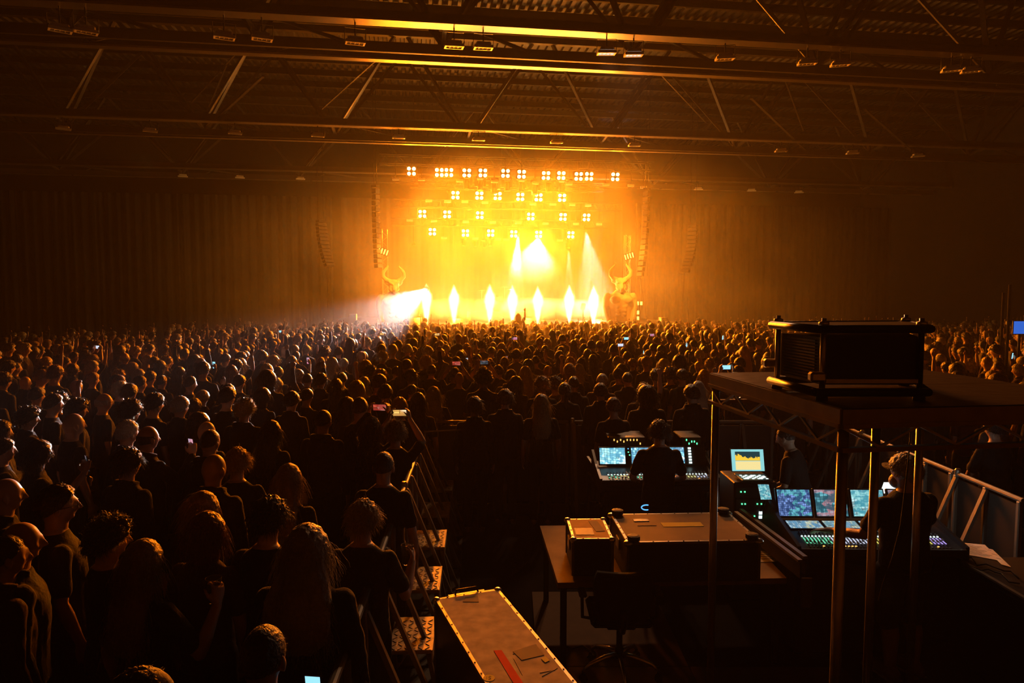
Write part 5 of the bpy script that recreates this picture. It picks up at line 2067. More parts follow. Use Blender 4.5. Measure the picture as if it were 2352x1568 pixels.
# ------------------------------------------------------------------ horned statues on both sides of the stage
def statue_mesh(name):
    mb = MB()
    # broad bare torso
    ell_loft(mb, [(Vector((0, y, z)), a, b) for z, y, a, b in ((-.1, 0, .62, .36), (.35, 0, .58, .36), (.8, .0, .66, .42), (1.1, .02, .74, .44), (1.3, .03, .66, .36), (1.45, .03, .40, .28), (1.58, .0, .24, .22))], 24)
    for s in (-1, 1):
        ball(mb, (s * .33, -.34, 1.08), (.30, .16, .20), 12)          # chest
        ball(mb, (s * .70, .02, 1.18), (.20, .22, .26), 12)           # shoulder
        limb(mb, [(s * .74, .02, 1.15), (s * .80, -.02, .75), (s * .74, -.12, .30), (s * .66, -.22, -.08)], [.19, .165, .13, .10])
        for k in range(3):
            ball(mb, (s * .16, -.37, .72 - .2 * k), (.14, .07, .09), 8)   # belly
    # head: long muzzle, heavy brow, fangs
    ell_loft(mb, [(Vector((0, y, z)), a, b) for z, y, a, b in ((1.50, -.12, .16, .15), (1.62, -.16, .22, .21), (1.78, -.12, .27, .25), (1.95, -.06, .29, .27), (2.1, -.03, .24, .24), (2.2, .0, .12, .14))], 20)
    limb(mb, [(0, -.25, 1.86), (0, -.40, 1.74), (0, -.44, 1.66)], [.12, .11, .09])
    limb(mb, [(0, -.26, 1.55), (0, -.36, 1.53)], [.11, .08])
    for s in (-1, 1):
        limb(mb, [(s * .06, -.34, 1.93), (s * .25, -.22, 2.06)], [.055, .065])
        ball(mb, (s * .055, -.48, 1.68), .045, 6)
        limb(mb, [(s * .07, -.42, 1.62), (s * .075, -.45, 1.50)], [.028, .01])
        limb(mb, [(s * .20, -.20, 1.70), (s * .14, -.32, 1.60)], [.10, .06])
        # ears and horns that sweep out and curl up and in
        limb(mb, [(s * .27, -.02, 1.92), (s * .42, .02, 2.02), (s * .52, .04, 2.06)], [.06, .07, .015])
        limb(mb, [(s * .20, -.04, 2.10), (s * .40, -.02, 2.18), (s * .56, -.04, 2.34), (s * .56, -.06, 2.55), (s * .42, -.08, 2.72), (s * .30, -.08, 2.86), (s * .36, -.08, 2.98)], [.12, .125, .11, .095, .075, .05, .015])
    me = remesh(mb, .032, 2, name)
    wrinkle(me, .02, 3.5, .4)
    # carved eye hollows read through the noise; keep them as dents
    for v_ in me.vertices:
        for s in (-1, 1):
            d_ = (v_.co - Vector((s * .13, -.32, 1.90))).length
            if d_ < .09:
                v_.co += Vector((0, .05 * (1 - d_ / .09), 0))
    me.update()
    return me


M['statue'] = mat('statue_skin', (.42, .30, .18), .55, noise_amt=.35, scale=3, bump=.3)
sm_ = statue_mesh('horned_statue')
for i, (px, s, rz_) in enumerate(((1424, 1.0, -.10), (905, .97, .12))):
    p = Pv(px, 742, 33.9)
    q = Pv(px, 606, 33.9)
    k = (q.z - DECK_Z) / 3.05 * s
    t = empty('horned_statue', (p.x, p.y, DECK_Z + .14 * k), HA + rz_)
    t.scale = (k * .95, k * .95, k)
    tag(t, ['giant horned demon statue at the right of the stage', 'giant horned demon statue half lost in glare at the left of the stage'][i], 'statue', None)
    o = link('figure', sm_, M['statue'], t, True)
    MB().box((0, 0, -.08), (1.5, 1.0, .10), None, .02).build('base', M['black'], t)

# ------------------------------------------------------------------ gear on the stage
for i, (du, dv, w_, h_) in enumerate(((-3.6, 5.2, 1.5, .9), (3.4, 5.2, 1.5, .9))):
    p = H(U0 + du, STAGE_V + dv, DECK_Z)
    t = empty('amplifier_stack', p)
    tag(t, ['amplifier stack at the back of the stage, left of the drums', 'amplifier stack at the back of the stage, right of the drums'][i], 'amplifier')
    for k in range(2):
        for r_ in range(1):
            c = MB().box(EU * (-.38 + .76 * k) + VZ * .38, (.72, .36, .74), (EU, EV, VZ), .02).build('cabinet', M['caseblack'], t)
            MB().box(EU * (-.38 + .76 * k) + VZ * .38 - EV * .185, (.66, .012, .66), (EU, EV, VZ)).build('grille', M['pa'], c)
    MB().box(VZ * .88, (.7, .28, .24), (EU, EV, VZ), .02).build('amplifier_head', M['caseblack'], t)
p = H(U0, STAGE_V + 6.0, DECK_Z)
t = tag(MB().box((0, 0, .25), (3.2, 2.6, .5), (EU, EV, VZ), .02).build('drum_riser', M['deck'], loc=p), 'black drum riser at the middle of the stage', 'riser')
dk = empty('drum_kit', p + VZ * .5)
tag(dk, 'drum kit on the riser at the middle of the stage', 'drum kit')
axd = (EU, VZ, -EV)
MB().lathe([(.30, -.22), (.31, -.2), (.31, .2), (.30, .22)], 24, VZ * .31 - EV * .5, axd).build('bass_drum', M['white'], dk, True)
for dx, dy, z0, r_ in ((-.28, -.4, .62, .16), (.14, -.4, .62, .17), (.62, -.1, .28, .22), (-.55, .0, .45, .18)):
    MB().lathe([(r_, 0), (r_, .24)], 20, EU * dx + EV * dy + VZ * z0).build('drum', M['white'], dk, True)
    MB().tube([EU * dx + EV * dy, EU * dx + EV * dy + VZ * (z0 + .02)], .012, 6).build('drum_stand', M['chrome'], dk)
for dx, z0 in ((-.85, 1.2), (.85, 1.25), (-.4, 1.35), (.5, 1.4)):
    MB().lathe([(.24, 0), (.08, .03), (.02, .04)], 20, EU * dx - EV * .1 + VZ * z0).build('cymbal', M['chrome'], dk, True)
    MB().tube([EU * dx - EV * .1, EU * dx - EV * .1 + VZ * (z0 + .05)], .012, 6).build('cymbal_stand', M['chrome'], dk)
# ------------------------------------------------------------------ the crowd
STAGE_PT = H(U0, STAGE_V + 3)


def face_rz(x, y, extra=0.0):
    return math.atan2(-(STAGE_PT.x - x), STAGE_PT.y - y) + R(extra)


def word_nth(n):
    ones = ORD[:12] + ['thirteenth', 'fourteenth', 'fifteenth', 'sixteenth', 'seventeenth', 'eighteenth', 'nineteenth']
    if n <= 19:
        return ones[n - 1]
    tens = {2: 'twent', 3: 'thirt', 4: 'fort', 5: 'fift', 6: 'sixt'}[n // 10]
    return tens + 'ieth' if n % 10 == 0 else tens + 'y-' + ORD[n % 10 - 1]


def to_px(p):
    d = Vector(p) - CAMP
    f = d.y * math.cos(PITCH) - d.z * math.sin(PITCH)
    u_ = d.y * math.sin(PITCH) + d.z * math.cos(PITCH)
    return 1176 + F * d.x / f, 784 - F * u_ / f


M['cupplastic'] = mat('clear_plastic', (.9, .85, .75), .12)
M['cupplastic'].node_tree.nodes['Principled BSDF'].inputs['Transmission Weight'].default_value = .92
M['cupplastic'].node_tree.nodes['Principled BSDF'].inputs['IOR'].default_value = 1.2
M['beer'] = mat('beer', (.75, .36, .06), .1)
M['beer'].node_tree.nodes['Principled BSDF'].inputs['Transmission Weight'].default_value = .7
M['phonebody'] = mat('phone_body', (.02, .02, .022), .3)
M['camlens'] = mat('camera_glass', (.01, .01, .012), .1)
PSC = {'warm': screen_mat('phone_warm', (.55, .25, .06), (1, .6, .15), 1.2, 2, 3, 1.0, (1, .95, .8)), 'blue': emitter('phone_blue', (.35, .8, 1), 1.1), 'pink': screen_mat('phone_pink', (.6, .1, .25), (.95, .5, .6), 1.0, 3, 3, 3.0, (.4, .7, .9)),
       'red': screen_mat('phone_red', (.35, .03, .02), (.8, .12, .06), 1.0, 3, 2, 6.0, (1, .5, .4)), 'white': emitter('phone_white', (.8, .85, 1), .9), 'dark': screen_mat('phone_dark', (.02, .03, .04), (.16, .22, .26), .8, 3, 6, 2.0, (.5, .2, .2))}


def to_world(t, p):
    M_ = Matrix.LocRotScale(t.location, t.rotation_euler.to_matrix(), t.scale)
    return M_ @ Vector(p)


def add_phone(t, p, landscape, scr, label, tilt=0.0):
    w, h = (.152, .074) if landscape else (.074, .152)
    o = empty('phone', to_world(t, p), t.rotation_euler[2])
    tag(o, label, 'phone', None)
    Yp = Vector((0, math.sin(tilt), math.cos(tilt)))
    Np = VX.cross(Yp)
    ax = (VX, Yp, Np)
    MB().box((0, 0, 0), (w, h, .009), ax, .004).build('case', M['phonebody'], o)
    MB().box(Np * .005, (w - .008, h - .008, .0015), ax).build('screen', PSC[scr], o)
    MB().lathe([(.008, 0), (.008, .003)], 10, -Np * .0045 + VX * (w * .36) + Yp * (h * .3), (VX, Yp, -Np)).build('camera_lens', M['camlens'], o)
    return o


def add_cup(t, p, label, k=1.0):
    o = empty('plastic_cup', to_world(t, p))
    tag(o, label, 'cup', None)
    MB().lathe([(.030, -.065), (.032, -.064), (.041, .062), (.0425, .066), (.041, .068), (.0395, .062), (.031, -.058), (.0, -.058)], 22).build('cup', M['cupplastic'], o, True)
    MB().lathe([(.0, -.0565), (.0302, -.056), (.0345, -.012), (.0, -.011)], 20).build('drink', M['beer'], o, True)
    return o


PH = {'film': (0, .318, 1.815), 'phone': (.112, .372, 1.515), 'phonelow': (.045, .36, 1.305)}
CU = {'cup': (.222, .285, 1.315), 'cuphigh': (.312, .19, 1.465)}
people = []          # (root, x, y, labelled by hand?, look words)


def put(px, py, label, yaw=0.0, scale=1.0, **k):
    top = 1.765 * scale
    p = Pz(px, py, top)
    t = person(p.x, p.y, face_rz(p.x, p.y, yaw), scale, lod=0 if p.y < 7.2 else 1, **k)
    tag(t, label, 'person', None)
    people.append([t, p.x, p.y])
    return t


N = None
HEROES = [
    # px, py of the top of the head, label, yaw (negative turns to the right), scale, look
    (600, 1438, 'person with shaved head lit red on one ear, at the bottom edge near the barrier', -6, 1.0, dict(hair='crop', hair_col='brown', shirt='tee', skin=1, pose='phonelow'), ('phonelow', 'blue', 'glowing blue phone screen below the red-eared shaved head')),
    (700, 1210, 'heavy person with long loose grey hair and broad dark jacket', -4, 1.03, dict(hair='wavy', hair_col='grey', shirt='jacket', wide=1.10), N),
    (614, 1145, 'person with short dark curly hair and black T-shirt left of the grey-haired one', -14, 1.02, dict(hair='messy', hair_col='black'), N),
    (832, 1152, 'person with tousled blond hair leaning toward the barrier with a cup', -4, .97, dict(hair='messy', hair_col='blond', pose='cup', shirt_col='charcoal'), ('cup', N, 'clear plastic cup held up by the tousled blond person')),
    (470, 1180, 'person with red shoulder-length hair seen from behind, bare necked', -8, .97, dict(hair='bob', hair_col='red', shirt_col='brown'), N),
    (396, 1130, 'person with pale blond bob bending the head aside', -20, .96, dict(hair='bob', hair_col='blond', lean=-.05, tilt=.10), N),
    (322, 1243, 'person with long straight light brown hair lifting a beer cup beside the head', -18, .97, dict(hair='long', hair_col='blond', pose='cuphigh', skin=0), ('cup', N, 'clear plastic beer cup lifted beside long light brown hair')),
    (245, 1192, 'curly brown-haired person turned to the right behind the long-haired cup holder', -42, .98, dict(hair='curly', hair_col='brown'), N),
    (40, 1196, 'bald person in profile with bright forehead at the left edge, dark jacket', -48, 1.0, dict(hair=None, shirt='jacket'), N),
    (6, 1228, 'person with thinning hair and brown leather jacket cut by the left edge', -38, .98, dict(hair='crop', hair_col='brown', shirt='jacket', shirt_col='brown'), N),
    (178, 1106, 'person with short hair and glasses gazing up to the right', -52, 1.04, dict(hair='short', hair_col='brown', glasses=True, lean=.07), N),
    (8, 1096, 'bald person at the left edge with pale blue light on the face', -45, 1.0, dict(hair=None, shirt='jacket'), N),
    (305, 1542, 'person whose pale baseball cap alone shows at the bottom edge', -60, .97, dict(hair='short', hair_col='brown', cap='white'), N),
    (488, 1040, 'bald person with a thin red collar on a dark jacket', -10, 1.03, dict(hair=None, shirt='jacket', skin=1), N),
    (660, 1067, 'person with very long smooth blond hair down the back', -10, .98, dict(hair='long', hair_col='blond'), N),
    (84, 1012, 'person with glasses and bobbed hair photographing with a phone in both hands', -40, .97, dict(hair='bob', hair_col='brown', glasses=True, pose='phone'), ('phone', 'dark', 'phone with dark camera screen held by the bobbed person with glasses')),
    (4, 1008, 'youngster with straight fringe cut off by the left edge', -40, .93, dict(hair='short', hair_col='brown'), N),
    (290, 1032, 'person with wavy swept hair and thick dark jacket behind the pink phone', -16, 1.0, dict(hair='messy', hair_col='brown', shirt='jacket'), N),
    (336, 976, 'balding bearded person holding the pink lit phone', -24, 1.02, dict(hair='balding', hair_col='brown', pose='phone', shirt='jacket'), ('phone', 'pink', 'phone with pink lit screen held by the balding person')),
    (290, 966, 'person with neat grey hair and collar just behind the pink phone holder', -22, 1.0, dict(hair='short', hair_col='grey', shirt='jacket', shirt_col='navy'), N),
    (165, 947, 'bald person in black T-shirt with shiny crown, among curly heads on the left', -28, 1.03, dict(hair=None), N),
    (174, 919, 'person with big dark curls next to the shiny bald crown', -38, .99, dict(hair='curly', hair_col='black'), N),
    (62, 938, 'person with bushy curls leaning forward at the far left', -35, .97, dict(hair='curly', hair_col='brown', shirt='jacket'), N),
    (120, 906, 'person with neatly cut brown hair beside the curls, looking right', -38, 1.0, dict(hair='short', hair_col='brown'), N),
    (236, 901, 'balding person with glowing temple left of the striped backs', -34, 1.0, dict(hair='balding', hair_col='grey', glasses=True), N),
    (352, 905, 'person with thick black hair parted in the middle', -24, 1.02, dict(hair='messy', hair_col='black'), N),
    (412, 912, 'person with grey flat hair and light collar left of the row of bald heads', -16, 1.0, dict(hair='short', hair_col='grey', shirt='jacket'), N),
    (472, 966, 'bald person with narrow rim of light, one of two close bald heads', -14, .98, dict(hair=None, shirt='hood'), N),
    (480, 985, 'person with receding brown hair directly below the rim-lit bald head', -12, 1.0, dict(hair='crop', hair_col='brown', shirt='hood'), N),
    (880, 1036, 'person with cropped dark hair right by the barrier, below the two filming people', -4, 1.0, dict(hair='crop', hair_col='brown'), N),
    (741, 940, 'person with smooth short hair and a hooded top seen squarely from behind', -10, 1.02, dict(hair='crop', hair_col='brown', shirt='hood', shirt_col='charcoal'), N),
    (852, 957, 'person with long brown hair filming with a red lit phone above the head', -4, .98, dict(hair='long', hair_col='brown', pose='film', shirt='jacket'), ('film', 'red', 'phone with red picture raised over long brown hair')),
    (908, 970, 'curly person by the barrier corner filming with raised arms and yellow screen', 2, .96, dict(hair='curly', hair_col='blond', pose='film'), ('film', 'warm', 'phone with bright yellow picture raised by the curly person')),
    (825, 912, 'tall slim person with close-cut hair and bare shoulders light on one side', -4, 1.05, dict(hair='crop', hair_col='brown', shirt_col='charcoal'), N),
    (620, 967, 'person with wild long brown hair left of the hooded back', -14, .97, dict(hair='wavy', hair_col='brown', shirt='jacket'), N),
    (668, 900, 'person with a flat dark cap between long hair and the hooded back', -12, 1.0, dict(hair='short', hair_col='black', cap='black', shirt='jacket'), N),
    (600, 892, 'person with sleek brown hair to the shoulder above the wild long hair', -16, .97, dict(hair='bob', hair_col='brown'), N),
    (960, 903, 'person with long dark hair standing near the barrier corner', 0, .97, dict(hair='long', hair_col='black'), N),
    (917, 914, 'person with tousled light hair beside the long dark hair at the corner', 0, .98, dict(hair='short', hair_col='blond'), N),
    (884, 884, 'person with narrow round head above the tall slim one near the corner', -2, 1.0, dict(hair='short', hair_col='brown'), N),
    (1090, 913, 'person with rumpled hair at the left end of the row behind the dark barrier', 2, .97, dict(hair='messy', hair_col='brown', shirt='jacket'), N),
    (1160, 896, 'person with round brown haircut second in the row behind the dark barrier', 0, 1.0, dict(hair='messy', hair_col='brown', shirt='jacket'), N),
    (1243, 906, 'person with long pale hair third in the row behind the dark barrier', 0, .97, dict(hair='long', hair_col='blond'), N),
    (1297, 879, 'person with long tied dark hair right of the pale-haired one at the barrier', 2, .98, dict(hair='ponytail', hair_col='brown'), N),
    (1318, 864, 'person with smooth round head touching the tied dark hair', 2, 1.0, dict(hair='crop', hair_col='brown', shirt='jacket'), N),
    (1380, 881, 'person with short thick neck in the middle of the barrier row', 4, .99, dict(hair='short', hair_col='brown', shirt='jacket'), N),
    (1410, 914, 'short person whose red-lit crown barely tops the barrier row', 4, .95, dict(hair='short', hair_col='red'), N),
    (1487, 886, 'broad person with chin-length hair and bare neck just above the far desk', 4, 1.02, dict(hair='bob', hair_col='brown', shirt='jacket', wide=1.06), N),
    (1590, 884, 'broad person with short hair beside the scaffold leg behind the far desk', 6, 1.02, dict(hair='short', hair_col='brown', shirt='jacket', wide=1.05), N),
    (1245, 868, 'person with glowing halo of curls in the second row behind the barrier', 0, .99, dict(hair='curly', hair_col='blond'), N),
    (1207, 842, 'person with very long shining blond hair spread over the shoulders', 0, .97, dict(hair='wavy', hair_col='blond'), N),
    (1310, 820, 'person with bright fuzzy blond hair in the middle of the crowd', 2, .98, dict(hair='wavy', hair_col='blond'), N),
    (1508, 849, 'person with thick bowl haircut above the far desk', 6, 1.0, dict(hair='messy', hair_col='brown'), N),
    (1540, 846, 'person with frizzy round hair next to the bowl haircut', 6, .99, dict(hair='curly', hair_col='brown'), N),
    (1568, 848, 'person with flat-topped hair left of the platform truss', 8, 1.0, dict(hair='short', hair_col='black'), N),
]
for (px, py, lab, yaw, sc_, k, extra) in HEROES:
    t = put(px, py, lab, yaw, sc_, **k)
    if extra:
        kind, scr, lb = extra
        if kind == 'cup':
            add_cup(t, CU[k['pose']], lb)
        else:
            add_phone(t, PH[kind], kind == 'film', scr, lb, -.15)
# thin red collar
for t, *_ in people:
    if 'red collar' in t['label']:
        mb = MB()
        mb.tube([(.092 * math.sin(a), -.028 + .078 * math.cos(a), 1.497 + .012 * math.cos(a + PI)) for a in [2 * PI * q / 20 for q in range(21)]], .007, 6, False)
        mb.build('collar', CLOTHM['red'], t)

# people known by the phone they hold up: pixel of the phone
FILM = [((410, 853), 'phone', 'blue'), ((708, 828), 'phone', 'pink'), ((878, 767), 'film', 'warm'), ((1048, 834), 'film', 'red'), ((1072, 829), 'phone', 'white'), ((1112, 832), 'film', 'dark'), ((1162, 825), 'phone', 'pink'),
        ((1425, 792), 'film', 'white'), ((1438, 777), 'film', 'blue'), ((1480, 808), 'phone', 'blue'), ((1327, 783), 'phone', 'white'), ((1497, 769), 'film', 'pink'), ((1607, 809), 'phone', 'red'), ((1668, 843), 'film', 'blue'),
        ((1182, 777), 'film', 'pink'), ((1443, 882), 'phone', 'warm'), ((226, 797), 'film', 'white'), ((492, 838), 'phone', 'blue'), ((1004, 768), 'film', 'warm'), ((645, 761), 'film', 'blue'), ((1577, 792), 'phone', 'blue'), ((1660, 775), 'phone', 'blue'), ((2325, 817), 'phone', 'blue'), ((1365, 836), 'phone', 'dark')]
SCRW = {'warm': 'amber lit', 'blue': 'bluish lit', 'pink': 'pink lit', 'red': 'red lit', 'white': 'whitish lit', 'dark': 'dim'}
rnd = random.Random(41)
filmers = []
for i, ((px, py), kind, scr) in enumerate(FILM):
    sc_ = rnd.uniform(.96, 1.02)
    off = PH[kind]
    q = Pz(px, py, off[2] * sc_)
    rz = face_rz(q.x, q.y, 0)
    x = q.x - (off[0] * math.cos(rz) - off[1] * math.sin(rz)) * sc_
    y = q.y - (off[0] * math.sin(rz) + off[1] * math.cos(rz)) * sc_
    t = person(x, y, rz, sc_, pose=kind, hair=rnd.choice(['short', 'long', 'messy', 'crop']), hair_col=rnd.choice(['brown', 'black']), shirt=rnd.choice(['tee', 'jacket']), skin=rnd.choice([0, 1]), lod=0 if y < 7 else 1)
    people.append([t, x, y])
    filmers.append((t, kind, scr, px))
    o = add_phone(t, off, kind == 'film', scr, 'x', -.1)
    filmers[-1] += (o,)
BELOW = [(145, 'below first hazy floodlight'), (345, 'below second hazy floodlight'), (540, 'below third hazy floodlight'), (730, 'below fourth hazy floodlight'), (916, 'below fifth hazy floodlight'), (1099, 'below sixth hazy floodlight'), (1278, 'below seventh hazy floodlight'), (1457, 'below eighth hazy floodlight'), (1625, 'right of eighth hazy floodlight'), (1794, 'below ninth hazy floodlight'), (1958, 'below tenth hazy floodlight'), (2108, 'below eleventh hazy floodlight'), (2290, 'right of eleventh hazy floodlight')]


def column(px):
    return min(BELOW, key=lambda b: abs(b[0] - px))


cnt = {}
for (t, kind, scr, px, o) in sorted(filmers, key=lambda f: f[3]):
    c = column(px)[1]
    key = (c, scr, kind)
    cnt[key] = cnt.get(key, 0) + 1
    how = 'overhead' if kind == 'film' else 'before the face'
    extra = '' if cnt[key] == 1 else ', nearer the stage'
    tag(t, 'person with %s phone %s, %s%s' % (SCRW[scr], how, c, extra), 'person')
    o['label'] = '%s phone held %s, %s%s' % (SCRW[scr], how, c, extra)

# person sitting on someone's shoulders in front of the stage
q = Pz(1190, 727, 2.45)
q = Pd(1190, 727, 29.0)
sc_ = 1.0
t = person(q.x, q.y, face_rz(q.x, q.y), 1.0, pose='wave', hair='long', hair_col='brown', lod=1, z=max(.45, q.z - 1.75))
tag(t, 'person riding on shoulders with one raised arm, dark against the flames', 'person')
people.append([t, q.x, q.y])
t = person(q.x, q.y - .05, face_rz(q.x, q.y), .97, pose='down', hair='short', hair_col='black', lod=1)
tag(t, 'person carrying the raised-arm rider on the shoulders before the flames', 'person')
people.append([t, q.x, q.y])

# ---- everybody else, standing about half a metre apart
rnd = random.Random(2024)
taken = {}
CELL = .5


def cell(x, y):
    return int(math.floor(x / CELL)), int(math.floor(y / CELL))


def free(x, y, dmin):
    cx, cy_ = cell(x, y)
    for i in range(cx - 2, cx + 3):
        for j in range(cy_ - 2, cy_ + 3):
            for (a, b) in taken.get((i, j), ()):
                if (a - x) ** 2 + (b - y) ** 2 < dmin * dmin:
                    return False
    return True


for _, x, y in people:
    taken.setdefault(cell(x, y), []).append((x, y))
for _o in bpy.data.objects:
    if _o.parent is None and _o.name.split('.')[0] in ('side_fill_speaker', 'monitor', 'lighting_stand'):
        for _d in ((0, 0), (.3, 0), (-.3, 0), (0, .3), (0, -.3)):
            x, y = _o.location.x + _d[0], _o.location.y + _d[1]
            taken.setdefault(cell(x, y), []).append((x, y))


def lb_x(y):
    for a, b in zip(LB, LB[1:]):
        if a[1] <= y <= b[1]:
            return a[0] + (b[0] - a[0]) * (y - a[1]) / (b[1] - a[1])
    return LB[0][0] if y < LB[0][1] else LB[-1][0]


HERO_PX = [to_px((t.location.x, t.location.y, 1.68)) + (y,) for t, x, y in people[:len(HEROES)]]


def blocks_hero(x, y):
    """a random person must not stand right in front of somebody placed by hand"""
    px, py = to_px((x, y, 1.70))
    w = .24 / max(y, .5) * F
    for hx, hy, hyy in HERO_PX:
        if y < hyy and abs(px - hx) < w * .75 and py < hy + w * 1.6:
            return True
    return False


cand = []
for _ in range(60000):
    y = 2.9 + 30.5 * math.sqrt(rnd.random())
    x = rnd.uniform(-.86, .86) * y
    if y < 9.95 and lb_x(y) - .34 < x < 4.95:
        continue
    u_, v_ = uv_of(Vector((x, y, 0)))
    if v_ > 32.9 or not (HW_L + .8 < u_ < HW_R - .8):
        continue
    if abs(x) > 4 and u_ < U0 - 13 - (32 - v_) * .6 and v_ > 24:
        continue
    dmin = .50 + .006 * y
    if not free(x, y, dmin):
        continue
    if y < 11 and blocks_hero(x, y):
        continue
    if x > 4.9 and y < 5.6:
        continue
    taken.setdefault(cell(x, y), []).append((x, y))
    cand.append((x, y))
cand.sort(key=lambda p: p[1])
N_IND = 300 - len(people)


def look():
    h = rnd.choices(['short', 'crop', 'messy', 'curly', 'bob', 'long', 'wavy', 'ponytail', 'balding', None, 'cap'], [26, 7, 14, 6, 8, 16, 6, 5, 4, 4, 5])[0]
    hc = rnd.choices(['black', 'brown', 'blond', 'grey', 'red'], [5, 9, 4, 3, 1])[0]
    sh = rnd.choices(['tee', 'jacket', 'hood'], [11, 5, 3])[0]
    shc = rnd.choices(['black', 'charcoal', 'navy', 'grey', 'brown', 'olive', 'red'], [12, 7, 4, 2, 2, 1, .6])[0]
    return h, hc, sh, shc, rnd.choices([0, 1, 2], [7, 4, 1])[0]


def pick_pose(x, y):
    up = .06 if y < 11 else (.16 if y < 17 else .36)
    r_ = rnd.random()
    if r_ < up:
        return rnd.choices(['fist', 'wave', 'both'], [4, 4, 2])[0]
    return rnd.choices(['down', 'pockets', 'folded', 'cup'], [8, 3, 3, 1 if y < 9 else 0])[0]


HW = {'short': 'short-haired', 'crop': 'crop-haired', 'messy': 'tousled', 'curly': 'curly-haired', 'bob': 'bob-haired', 'long': 'long-haired', 'wavy': 'wavy-haired', 'ponytail': 'ponytailed', 'balding': 'balding', None: 'bald', 'cap': 'capped'}
SW_ = {'tee': 'T-shirt', 'jacket': 'jacket', 'hood': 'hoodie'}
PW = {'fist': 'fist-raising ', 'wave': 'arm-waving ', 'both': 'arms-up ', 'cup': '', 'down': '', 'pockets': '', 'folded': ''}
ind = []
for (x, y) in cand[:N_IND]:
    h, hc, sh, shc, sk = look()
    pose = pick_pose(x, y)
    yaw = rnd.gauss(-10 if x < -1 else (0 if x < 5 else 8), 13)
    sc_ = min(1.08, max(.90, rnd.gauss(.985, .04)))
    t = person(x, y, face_rz(x, y, yaw), sc_, pose=pose if pose != 'cup' else 'folded', shirt=sh, shirt_col=shc, hair='crop' if h == 'cap' else h, hair_col=hc, skin=sk, lod=0 if y < 6.6 else 1,
               cap=rnd.choice(['black', 'navy', 'grey']) if h == 'cap' else None, lean=rnd.gauss(0, .025), tilt=rnd.gauss(0, .03), wide=rnd.uniform(.96, 1.06))
    people.append([t, x, y])
    hcw = '' if h in (None, 'balding', 'cap') else hc + ' '
    ind.append((t, '%s%s %sperson in %s %s' % (hcw, HW[h], PW[pose], shc, SW_[sh])))
# say where each one stands: counted upwards from the bottom of the picture, below the floodlights of the second row
cols = {}
named = {t.name: w for t, w in ind}
for t, x, y in people:
    px, py = to_px((x, y, 1.7))
    cols.setdefault(column(px), []).append((-py, t))
for c, lst in cols.items():
    lst.sort(key=lambda a: a[0])
    for n_, (_, t) in enumerate(lst):
        if t.name in named:
            tag(t, '%s, %s head up %s' % (named[t.name], word_nth(n_ + 1), c[1]), 'person')
for t, x, y in people:
    t['group'] = 'people in the concert crowd'

# ---- the rest of the crowd, too many to be told apart: one object
rest = cand[N_IND:]
variants = {}
CM = SKIN + list(HAIRM.values()) + list(CLOTHM.values()) + [M['denim']]
HK, CK = list(HAIRM), list(CLOTHM)


def arr(me):
    n = len(me.vertices)
    co = np.empty(n * 3, 'f')
    me.vertices.foreach_get('co', co)
    me.calc_loop_triangles()
    tr = np.empty(len(me.loop_triangles) * 3, 'i')
    me.loop_triangles.foreach_get('vertices', tr)
    return co.reshape(-1, 3), tr.reshape(-1, 3)


legs_mb = MB()
for s in (-1, 1):
    legs_mb.tube([(s * .09, 0, .92), (s * .095, .01, .5), (s * .095, -.02, .02)], [.09, .07, .06], 6)
_cache = {}


def arr_of(kind, key):
    k = (kind, key)
    if k not in _cache:
        _cache[k] = arr(legs_mb.mesh('legs') if kind == 'legs' else lib(kind, key, 2))
    return _cache[k]


VS, TS, MS, base = [], [], [], 0
for (x, y) in rest:
    h, hc, sh, shc, sk = look()
    pose = pick_pose(x, y)
    pose = 'down' if pose in ('cup', 'pockets') else pose
    sh = 'tee' if sh == 'tee' else 'jacket'
    rz = face_rz(x, y, rnd.gauss(-8 if x < -1 else 4, 14))
    s_ = min(1.08, max(.90, rnd.gauss(.985, .045)))
    c_, n_ = math.cos(rz), math.sin(rz)
    Rm = np.array([[c_, n_, 0], [-n_, c_, 0], [0, 0, 1]], 'f') * s_
    parts = [('body', pose, sk), ('shirt', (pose, sh), 8 + CK.index(shc)), ('legs', '', 8 + len(CK))]
    if h:
        parts.append(('hair', {'cap': 'crop', 'wavy': 'long', 'balding': 'crop'}.get(h, h), 3 + HK.index(hc)))
    for kind, key, mi in parts:
        co, tr = arr_of(kind, key)
        VS.append(co @ Rm + np.array([x, y, 0], 'f'))
        TS.append(tr + base)
        MS.append(np.full(len(tr), mi, 'i'))
        base += len(co)
V_, T_, M_ = np.concatenate(VS), np.concatenate(TS).astype('i'), np.concatenate(MS)
me = bpy.data.meshes.new('crowd')
me.vertices.add(len(V_))
me.vertices.foreach_set('co', V_.ravel())
me.loops.add(len(T_) * 3)
me.loops.foreach_set('vertex_index', T_.ravel())
me.polygons.add(len(T_))
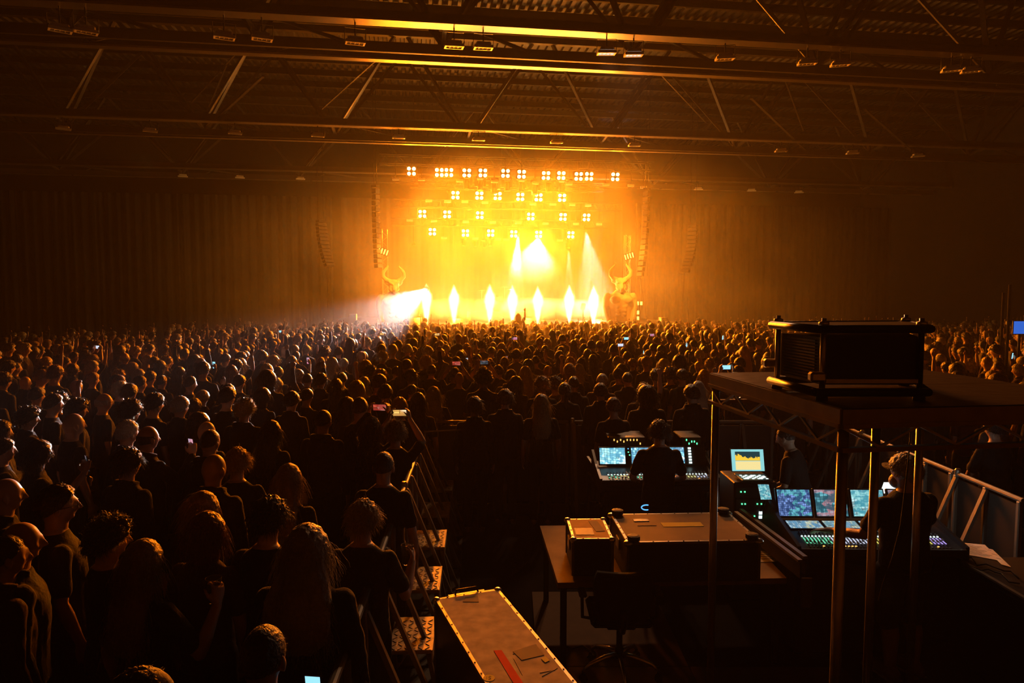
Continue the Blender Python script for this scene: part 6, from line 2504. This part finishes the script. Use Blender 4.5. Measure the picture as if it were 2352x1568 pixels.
me.polygons.foreach_set('loop_start', np.arange(0, len(T_) * 3, 3, dtype='i'))
me.polygons.foreach_set('material_index', M_)
me.polygons.foreach_set('use_smooth', np.ones(len(T_), bool))
me.update(calc_edges=True)
for m_ in CM:
    me.materials.append(m_)
o = bpy.data.objects.new('crowd', me)
COL.objects.link(o)
tag(o, 'dense mass of distant concertgoers from mid hall up to the stage', 'crowd', None, 'stuff')

# ------------------------------------------------------------------ the sound crew
def crew(px, py, label, rz, scale=1.0, **k):
    p = Pz(px, py, 1.765 * scale)
    t = person(p.x, p.y, rz, scale, lod=0, **k)
    tag(t, label, 'person', None)
    return t, p


def shoes(t, m):
    for s in (-1, 1):
        mb = MB()
        ell_loft(mb, [(Vector((s * .095, y, z)), rx, rz) for y, z, rx, rz in ((-.09, .05, .03, .045), (-.04, .065, .044, .062), (.04, .052, .05, .05), (.12, .042, .054, .04), (.18, .034, .045, .032), (.205, .03, .02, .02))], 14, (Vector((1, 0, 0)), Vector((0, 0, 1))))
        mb.build('shoe', m, t, True)
        MB().box((s * .095, .05, .008), (.10, .27, .016), None, .007).build('sole', CLOTHM['white'], t)


M['shoe'] = mat('tan_suede', (.33, .19, .09), .8, noise_amt=.2, scale=30)
t, p = crew(1515, 966, 'sound engineer in black T-shirt standing with back turned at the far mixing desk', R(-2), .96, pose='desk', hair='messy', hair_col='brown', wide=1.06)
shoes(t, CLOTHM['black'])
t = person(3.22, 6.84, R(48), .95, lod=0, pose='reach', hair='crop', hair_col='brown', skin=1, lean=-.28)
tag(t, 'crew person in black T-shirt bending toward the laptop rack', 'person')
shoes(t, CLOTHM['black'])
t, p = crew(2084, 1044, 'bearded engineer in dark cap, black shirt and shorts reaching over the near desk', R(14), 1.0, pose='reach', shirt='tee', hair='short', hair_col='grey', cap='black', bottoms='shorts', wide=1.2)
shoes(t, M['shoe'])
mb = MB()
ball(mb, HC + Vector((0, .058, -.098)), (.056, .052, .06), 12)
mb.build('beard', HAIRM['grey'], t, True)
